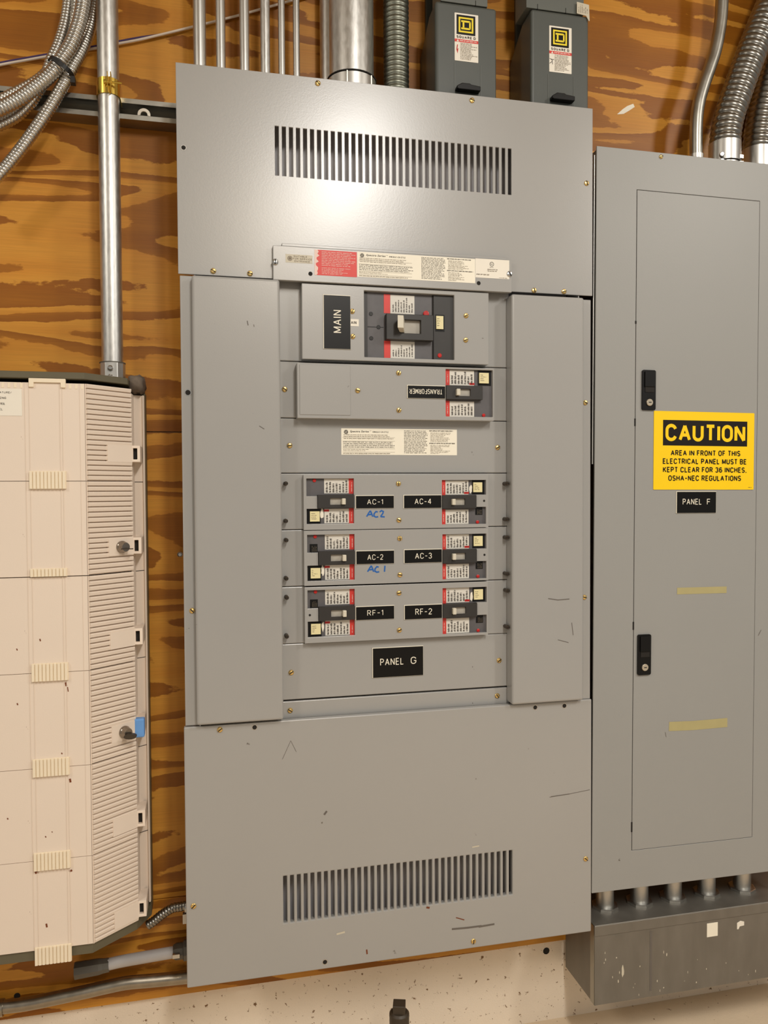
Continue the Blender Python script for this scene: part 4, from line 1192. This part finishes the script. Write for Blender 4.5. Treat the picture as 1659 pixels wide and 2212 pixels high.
# purple and white wires
wp = [(-60, 152), (0, 138), (60, 127), (116, 117), (165, 108.5), (212, 101), (255, 92), (300, 83.5), (350, 72), (415, 56), (460, 45), (515, 31), (572, 15), (615, 3), (670, -14), (730, -34)]
def wire(off, dy, mat, label, rad):
    t = MB(); rr_ = random.Random(2)
    t.tube([at(u, v + (dy if u < 350 or off else 1.8), DW - .006 - off) for u, v in wp], rad, M[mat], 10); tag(t.build('wire'), label, 'wire', 'pair of loose wires across the plywood')
wire(0, -2.2, 'purple', 'thin purple wire running across the plywood above the white one', .0021)
wire(.0035, 2.4, 'whitew', 'thin white wire running across the plywood under the purple one', .0026)
# armoured cables
def cable(pts, r, label, Ys):
    P = [at(u, v, y) for (u, v), y in zip(pts, Ys)]
    t = MB(); t.tube(P, r, M['flex'], 24, .0064 / 10, .0064, .12)
    tag(t.build('armored_cable'), label, 'armored cable', 'bundle of armored cables at upper left')
A_ = [(192, -130), (188, -60), (181, 0), (171, 50), (154, 95), (134, 127), (116, 153), (86, 181), (45, 211), (0, 235), (-45, 254), (-100, 270)]
cable(A_, .0134, 'thickest armored cable, uppermost in the tied bundle at upper left', [.058] * 12)
B_ = [(160, -130), (155, -60), (148, 0), (141, 48), (127, 95), (112, 128), (100, 160), (78, 205), (42, 246), (0, 270), (-45, 288), (-100, 302)]
cable(B_, .0106, 'thinner armored cable tucked behind the thickest one at upper left', [.09, .09, .088, .082, .074, .070, .074, .083, .088, .090, .090, .090])
C_ = [(222, -130), (216, -60), (206, 5), (196, 58), (178, 105), (156, 145), (138, 180), (110, 228), (74, 282), (32, 338), (-8, 384), (-50, 426)]
cable(C_, .0112, 'lowest armored cable of the tied bundle, curving down past the strut channel', [.12, .12, .116, .104, .086, .074, .070, .068, .068, .068, .068, .07])
D_ = [(180, -130), (176, -60), (168, 0), (160, 48), (144, 92), (126, 124), (109, 147), (82, 172), (40, 196), (-5, 218), (-50, 234), (-100, 250)]
cable(D_, .0098, 'armored cable showing between two others above the black tie', [.086, .086, .086, .086, .085, .085, .085, .086, .088, .089, .089, .089])
# black tie around the bundle
t = MB()
c0, c1 = at(107, 131, .066), at(158, 168, .066)
ax = (c1 - c0); ln_ = ax.length; ax.normalize()
ctr = (c0 + c1) / 2 + Vector((0, .006, 0)); tang = Vector((ax.z, 0, -ax.x))
n = 28; loop = []
for i in range(n):
    th = 2 * math.pi * i / n
    cc, ss = math.cos(th), math.sin(th)
    loop.append(ctr + ax * (ln_ / 2 * math.copysign(abs(cc) ** .7, cc)) + Vector((0, 1, 0)) * (.031 * math.copysign(abs(ss) ** .8, ss)))
for i in range(n):
    a, b = loop[i], loop[(i + 1) % n]
    v = []
    for p in (a, b):
        o_ = (p - ctr).normalized() * .0012
        v += [p - tang * .0042, p + tang * .0042, p + tang * .0042 + o_, p - tang * .0042 + o_]
    t.mesh(v, [(0, 1, 5, 4), (1, 2, 6, 5), (2, 3, 7, 6), (3, 0, 4, 7)], M['rubber'])
e = at(157, 172, .03)
t.box(e.x - .004, e.x + .004, .028, .042, e.z - .006, e.z + .006, M['rubber'])
tag(t.build('cable_tie'), 'black tie wrapped around the bundle of armored cables', 'cable tie')

# ================================================================== beige control cabinet at left
YK = -.02
kx1 = at(191.5, 1400, YK).x; kx0 = kx1 - .50
Y2 = .043; kx2 = at(288.5, 1400, Y2).x
Y3 = .085; kx3 = at(319, 1400, .10).x
zv = lambda v, u=100, Y=YK: at(u, v, Y).z
seams = [zv(827), zv(1040), zv(1247), zv(1454), zv(1660), zv(1859), zv(2052)]
ktop, kbot = zv(803), seams[-1]
K_ = thing('control_cabinet', 'beige plastic control cabinet with ridged slanted corner and olive steel frame at left', 'cabinet', ((kx0 + kx3) / 2, .06, kbot - .02))
BG, OL = M['beige'], M['olive']
def slab(mb, poly, z0, z1, mat):
    n = len(poly); v = [(x, y, z0) for x, y in poly] + [(x, y, z1) for x, y in poly]
    mb.mesh(v, [tuple(range(n))[::-1], tuple(range(n, 2 * n))] + [(i, (i + 1) % n, n + (i + 1) % n, n + i) for i in range(n)], mat)
fr_ = MB(); slab(fr_, [(kx0, YK + .012), (kx1 - .004, YK + .012), (kx2 - .004, Y2 + .012), (kx2 - .004, DW - .0006), (kx0, DW - .0006)], kbot + .004, seams[0] - .012, M['dark']); fr_.build('inner_body', K_)
fr_ = MB(); slab(fr_, [(kx0, YK - .002), (kx1, YK - .002), (kx2 - .003, Y2 - .006), (kx2 - .003, DW - .0006), (kx0, DW - .0006)], ktop - .0125, ktop, OL)
fr_.build('top_plate', K_, .001, 1)
fr_ = MB(); slab(fr_, [(kx0, YK + .004), (kx1 - .002, YK + .004), (kx2 - .001, Y2 + .006), (kx3 + .001, Y3 + .012), (kx3 + .001, DW - .0006), (kx0, DW - .0006)], kbot - .020, kbot + .003, OL)
fr_.build('base_frame', K_, .001, 1)
fr_ = MB(); fr_.box(kx2, kx3 + .001, Y3 + .022, DW - .0006, kbot + .003, ktop - .02, OL); fr_.build('back_frame', K_, .001, 1)
# shaded side strip
sd = MB(); slab(sd, [(kx2 - .002, Y2 + .002), (kx2 + .0005, Y2 + .002), (kx2 + .003, Y3), (kx3 - .004, Y3 + .010), (kx3 - .003, Y3 + .004), (kx3, Y3 + .006), (kx3, Y3 + .021), (kx2 - .002, Y3 + .021)], kbot + .012, zv(848, 290, Y2), BG)
for v_ in (1041, 1233, 1421, 1612, 1798):
    z = at(310, v_, Y3).z; sd.face([(kx2 + .003, Y3 - .0006, z - .0006), (kx3 - .004, Y3 + .0094, z - .0006), (kx3 - .004, Y3 + .0094, z + .0006), (kx2 + .003, Y3 - .0006, z + .0006)], M['dark'])
sd.build('side_strip', K_)
A2, B2 = Vector((kx1, YK, 0)), Vector((kx2, Y2, 0))
dch = (B2 - A2); lch = dch.length; dch.normalize(); nch = Vector((dch.y, -dch.x, 0))
def chp(f, off, z): q = A2 + dch * (lch * f) + nch * off; return (q.x, q.y, z)
for i in range(6):
    z1, z0 = seams[i], seams[i + 1] + (.0016 if i == 1 else .0009)
    p = MB(); p.box(kx0, kx1, YK, YK + .012, z0, z1, BG)
    xs0, xs1 = at(72, 1400, YK).x, at(137.5, 1400, YK).x
    # moulded guide lines of the cover strip
    for x in (xs0 - .0075, xs0, xs1, xs1 + .0045): p.box(x - .0005, x + .0005, YK - .0009, YK, z0, z1, BG)
    p.box(kx1 - .0095, kx1 - .0088, YK - .0007, YK, z0, z1, BG)
    if i == 0:
        for q in range(34):
            x = kx1 - .004 - q * .0105
            if xs0 - .008 < x < xs1 + .006: continue
            p.box(x - .0022, x + .0022, YK - .0006, YK + .002, z1 - .0105, z1 - .001, M['beigel'])
    # rusty drips and smudges on the moulding
    for q, (u_, v_, l_, w_) in enumerate(((142, 1474, 8, .0035), (146, 1484, 10, .0016), (151, 1682, 8, .0035), (78, 1881, 6, .0055), (152, 1879, 4, .0055), (37, 1519, 4, .0022), (36, 1401, 4, .0018), (86, 1380, 5, .0022), (133, 1626, 3, .002), (98, 1806, 3, .0018), (112, 1796, 2, .0015), (16, 1767, 3, .0022), (100, 1995, 8, .003))):
        if seams[i + 1] + .012 < zv(v_) < seams[i] - .004:
            p.ribbon([at(u_, v_, YK), at(u_ + 1.5, v_ + l_, YK)], w_, M['rust'], .0003 + q * 1e-5)
    fp = p.build('front_panel', K_, .0006, 1)
    lv = MB(); n = 18 if i else 19; ph = (z1 - z0) / n
    offs = [(0, -.002), (.16, -.002), (.24, .0036), (.80, .0048), (.96, .0040), (1.0, -.002)]
    for j in range(n):
        zz = z0 + j * ph
        for (f0, o0), (f1, o1) in zip(offs[:-1], offs[1:]):
            lv.face([chp(.02, o0, zz + f0 * ph), chp(1, o0, zz + f0 * ph), chp(1, o1, zz + f1 * ph), chp(.02, o1, zz + f1 * ph)], BG)
        lv.face([chp(1, 0, zz + .14 * ph), chp(1, -.004, zz + .14 * ph), chp(1, -.004, zz + .99 * ph), chp(1, 0, zz + .99 * ph), chp(1, .0040, zz + .97 * ph), chp(1, .0046, zz + .8 * ph), chp(1, .0036, zz + .22 * ph)], BG)
        lv.face([chp(.02, .0036, zz + .22 * ph), chp(.02, .0046, zz + .8 * ph), chp(.02, .0040, zz + .97 * ph), chp(.02, 0, zz + ph), chp(.02, 0, zz + .14 * ph)], BG)
    lv.face([chp(0, 0.001, z0), chp(.02, .001, z0), chp(.02, .001, z1), chp(0, .001, z1)], BG)
    lv.build('louver_panel', K_)
LV = (980, 1181, 1380, 1580, 1779, 1977)
for i, v_ in enumerate(LV):
    zc = at(262, v_, .025).z; h = .0165
    lt = MB(); f0 = .44
    for o_ in (.0052,):
        c8 = [chp(f0, -.001, zc - h), chp(1.0, -.001, zc - h), chp(1.0, o_, zc - h), chp(f0, o_, zc - h), chp(f0, -.001, zc + h), chp(1.0, -.001, zc + h), chp(1.0, o_, zc + h), chp(f0, o_, zc + h)]
        lt.mesh(c8, [(3, 2, 1, 0), (4, 5, 6, 7), (2, 3, 7, 6), (1, 2, 6, 5), (0, 4, 7, 3)], BG)
    la = lt.build('latch_plate', K_)
    bx = MB(); x0, x1 = kx2 + .0005, kx2 + .018; bz0, bz1 = zc - h + .001, zc + h
    hole = (x0 + .004, x0 + .012, bz0 + .005, bz1 - .005)
    bx.plate(x0, x1, bz0, bz1, Y2 - .004, Y3 + .008 - Y2, [hole], BG)
    bx.quad(*hole, Y2 + .006, M['dark'])
    bx.build('latch_box', la, .0006, 1)
    if i in (1, 3):
        q = A2 + dch * (lch * .72)
        kb = MB(); kb.lathe((q.x, q.y, zc), tuple(nch), [(.005, .0118), (.009, .0118), (.011, .0105), (.016, .0100), (.020, .0085)], M['handle'], 24)
        kn = kb.build('lock_knob', la)
        kk = MB(); q2 = q + nch * .018; q3 = q + nch * .022 + dch * .030
        if i == 1: kk.box(q.x + .004, q.x + .026, q.y - .022, q.y - .012, zc - .004, zc - .0025, M['iron'])
        else:
            e1 = [(q.x + .004 + .012 + .012 * math.cos(t_ / 14 * 6.283), zc - .005 + .005 * math.sin(t_ / 14 * 6.283)) for t_ in range(14)]
            prism(kk, e1, q.y - .024, q.y - .014, M['iron'])
        kk.build('key', la)
    if i == 3:
        tp = MB(); tp.box(x0 - .001, x1 + .001, Y2 - .0065, Y2 + .012, bz0 - .003, bz1 + .002, M['bluetape']); o = tp.build('tape_wrap', la, .003, 3); o['label'] = 'strip of blue tape wrapped over a latch'
# ribbed clips bridging the seams
for i, v_ in enumerate((1037, 1247, 1451.5, 1657, 1859, 2062)):
    x0, x1 = at(64 + i * 2.4, v_, YK).x, at(143.5 + i * 2.4, v_, YK).x
    zc = zv(v_); h = .0165
    z0, z1 = zc - h, zc + h
    if i == 1: z0 = zc + .0012
    c = MB(); c.box(x0, x1, YK - .003, YK - .0002, z0, z1, M['beigel'])
    for q in range(10):
        x = x0 + (x1 - x0) * (q + .08) / 10; c.box(x, x + (x1 - x0) * .075, YK - .0056, YK - .003, z0 + .0005, z1 - .0005, M['beigel'])
    c.build('clip', K_)
tpf = MB(); x0, x1 = at(62.5, 826, YK).x, at(142, 826, YK).x; z1, z0 = zv(818), zv(836)
tpf.plate(x0, x1, z0, z1, YK - .004, .006, [(x0 + .0085, x1 - .0085, z0 - .001, z1 - .0075)], M['beigel']); tpf.build('top_guide', K_, .0006, 1)
# grey lint-covered corner cap at the top right of the cabinet
cap = MB(); x0, x1 = kx2 - .006, kx3 + .002; z0, z1 = at(300, 849, Y3).z, at(300, 812, Y3).z
n1, n2 = 14, 12; vs = []
for i in range(n1 + 1):
    for j in range(n2 + 1):
        th, ph = math.pi * i / n1, 2 * math.pi * j / n2
        sx = math.copysign(abs(math.sin(th) * math.cos(ph)) ** .55, math.cos(ph)) if math.sin(th) > 1e-6 else 0
        sy = math.copysign(abs(math.sin(th) * math.sin(ph)) ** .55, math.sin(ph)) if math.sin(th) > 1e-6 else 0
        szz = math.copysign(abs(math.cos(th)) ** .55, math.cos(th))
        p = Vector(((x0 + x1) / 2 + sx * (x1 - x0) / 2, (Y2 + .02 + DW - .01) / 2 + sy * .042, (z0 + z1) / 2 + szz * (z1 - z0) / 2))
        p += Vector((pnoise(p * 90), pnoise(p * 90 + Vector((5, 5, 5))) * .6, pnoise(p * 110 + Vector((9, 1, 3))))) * .006
        vs.append(p)
cap.mesh(vs, [(i * (n2 + 1) + j, (i + 1) * (n2 + 1) + j, (i + 1) * (n2 + 1) + j + 1, i * (n2 + 1) + j + 1) for i in range(n1) for j in range(n2)], M['lint'], True)
o = cap.build('corner_cap', K_); o['label'] = 'crumpled gray lint over the cabinet top corner'
# paper sign on the cabinet
ps = MB(); a = rc(-62, 838, 48, 898.5, YK); ps.box(a[0], a[1], YK - .0006, YK - .0002, a[2], a[3], M['whitelab'])
for s_, u0, u1, v_ in (('TEMPERATURE/', -29, 25, 847.5), ('GLAZING', -13, 13.5, 859.5), ('CONTROL', -14, 11.5, 872), ('PANEL', -16, 6, 884)):
    b_ = rc(u0, v_ - 2.6, u1, v_ + 2.6, YK); ps.letter(s_, *b_, YK - .0008, M['ink'], .15)
o = ps.build('paper_sign', K_); o['label'] = 'white paper sign with four printed lines'

# ================================================================== lower left: conduits between cabinet and open panel
P = [at(u, v, .11) for u, v in ((318, 1999), (332, 1990), (352, 1974), (372, 1962), (392, 1958), (420, 1953), (470, 1950))]
k = thing('flexible_conduit', 'short greenish flexible conduit from the beige cabinet to the open panel side', 'conduit', tuple(P[3]))
t = MB(); t.tube(P, .0094, M['hose'], 22, .0062 / 10, .0062, .14); t.build('jacket', k)
q = at(399, 1960, .11); t = MB(); t.lathe((q.x, .11, q.z), (1, 0, .05), [(0, .011), (.028, .011)], M['emt'], 18); t.box(q.x - .004, q.x + .006, .10, .112, q.z - .030, q.z - .010, M['emt']); t.build('connector', k)
P = [at(u, v, .115) for u, v in ((222, 2086), (260, 2077), (310, 2068), (345, 2062), (380, 2056), (420, 2050))]
k = thing('flexible_conduit', 'smooth light gray jacketed conduit under the beige cabinet', 'conduit', tuple(P[3]))
t = MB(); t.tube(P, .0118, M['liquid'], 20); t.build('jacket', k)
t = MB(); a, b = at(374, 2056, .115), at(440, 2047, .115); d = (b - a); t.lathe(a, d, [(0, .0135), (.006, .017), (.02, .017), (.022, .021), (d.length, .021)], M['fitting'], 8, False)
t.box(a.x, a.x + .014, .092, .1, a.z - .002, a.z + .006, M['steel']); t.build('connector', k)
t = MB(); a, b = at(236, 2084, .115), at(162, 2097, .115); d = b - a; t.lathe(a, d, [(0, .0138), (.012, .0145), (.02, .016), (d.length, .017)], M['fitting'], 8, False); t.build('elbow', k)
P = [at(u, v, .125) for u, v in ((-120, 2192), (-60, 2185), (0, 2176), (60, 2168), (120, 2156), (186, 2142), (230, 2132), (275, 2123), (330, 2118), (400, 2111), (460, 2104))]
k = thing('conduit', 'lowest bare steel conduit running along the plywood into the open panel side', 'conduit', tuple(P[4]))
t = MB(); t.tube(P, .0132, M['emtd'], 22); t.build('pipe', k)
t = MB(); a, b = at(-60, 2186, .125), at(8, 2176, .125); t.lathe(a, b - a, [(0, .0165), ((b - a).length, .0165)], M['emtd'], 20); t.build('coupling', k)
t = MB(); p = at(37, 2151, DW); t.lathe((p.x, DW - .0004, p.z), (0, 1, 0), [(0, .0062), (.0002, .0062)], M['dark'], 18)
tag(t.build('knot_hole'), 'round dark hole drilled in the plywood at lower left', 'hole')
t = MB(); p = at(388.5, 1198, DW); p2 = at(388.5, 1198, .10)
t.lathe((p2.x, DW - .0005, p2.z), (0, -1, 0), [(0, .003), (DW - .108, .003), (DW - .108, .0056), (DW - .103, .0056), (DW - .100, .003)], M['steel'], 14)
tag(t.build('wall_screw'), 'round-headed steel screw in the plywood between cabinet and open panel', 'screw')

t = MB(); p = at(1180, 2054, DW + .012); t.lathe((p.x, DW + .0116, p.z), (0, 1, 0), [(0, .0085), (.0002, .0085)], M['dark'], 9)
tag(t.build('anchor_hole'), 'dark chipped anchor hole in the pale concrete close to the wiring trough', 'hole')
# ================================================================== capped pipe stub standing on the floor in front of the wall
p = at(862.5, 2190, -.03); r = 22 / FPX * 1.56
k = thing('pipe_stub', 'black iron pipe stub with a square-head plug below the open panel', 'pipe', (p.x, -.03, ZF))
ztop = at(862, 2190, -.03).z
t = MB(); t.lathe((p.x, -.03, ZF + .0002), (0, 0, 1), [(0, r), (ztop - ZF, r)], M['iron'], 28); t.build('pipe', k)
t = MB(); t.lathe((p.x, -.03, ztop - .004), (0, 0, 1), [(0, r * 1.02), (.006, r * 1.0), (.010, r * .82)], M['iron'], 28)
s2 = r * .88; an = math.radians(28); zt2 = at(858, 2167, -.03).z
v = []
for z in (ztop + .004, zt2):
    for q in range(4):
        th = an + math.pi / 2 * q; v.append((p.x + s2 * math.cos(th), -.03 + s2 * math.sin(th), z))
t.mesh(v, [(4, 5, 6, 7), (0, 1, 5, 4), (1, 2, 6, 5), (2, 3, 7, 6), (3, 0, 4, 7)], M['iron']); t.build('plug', k, .0008, 1)
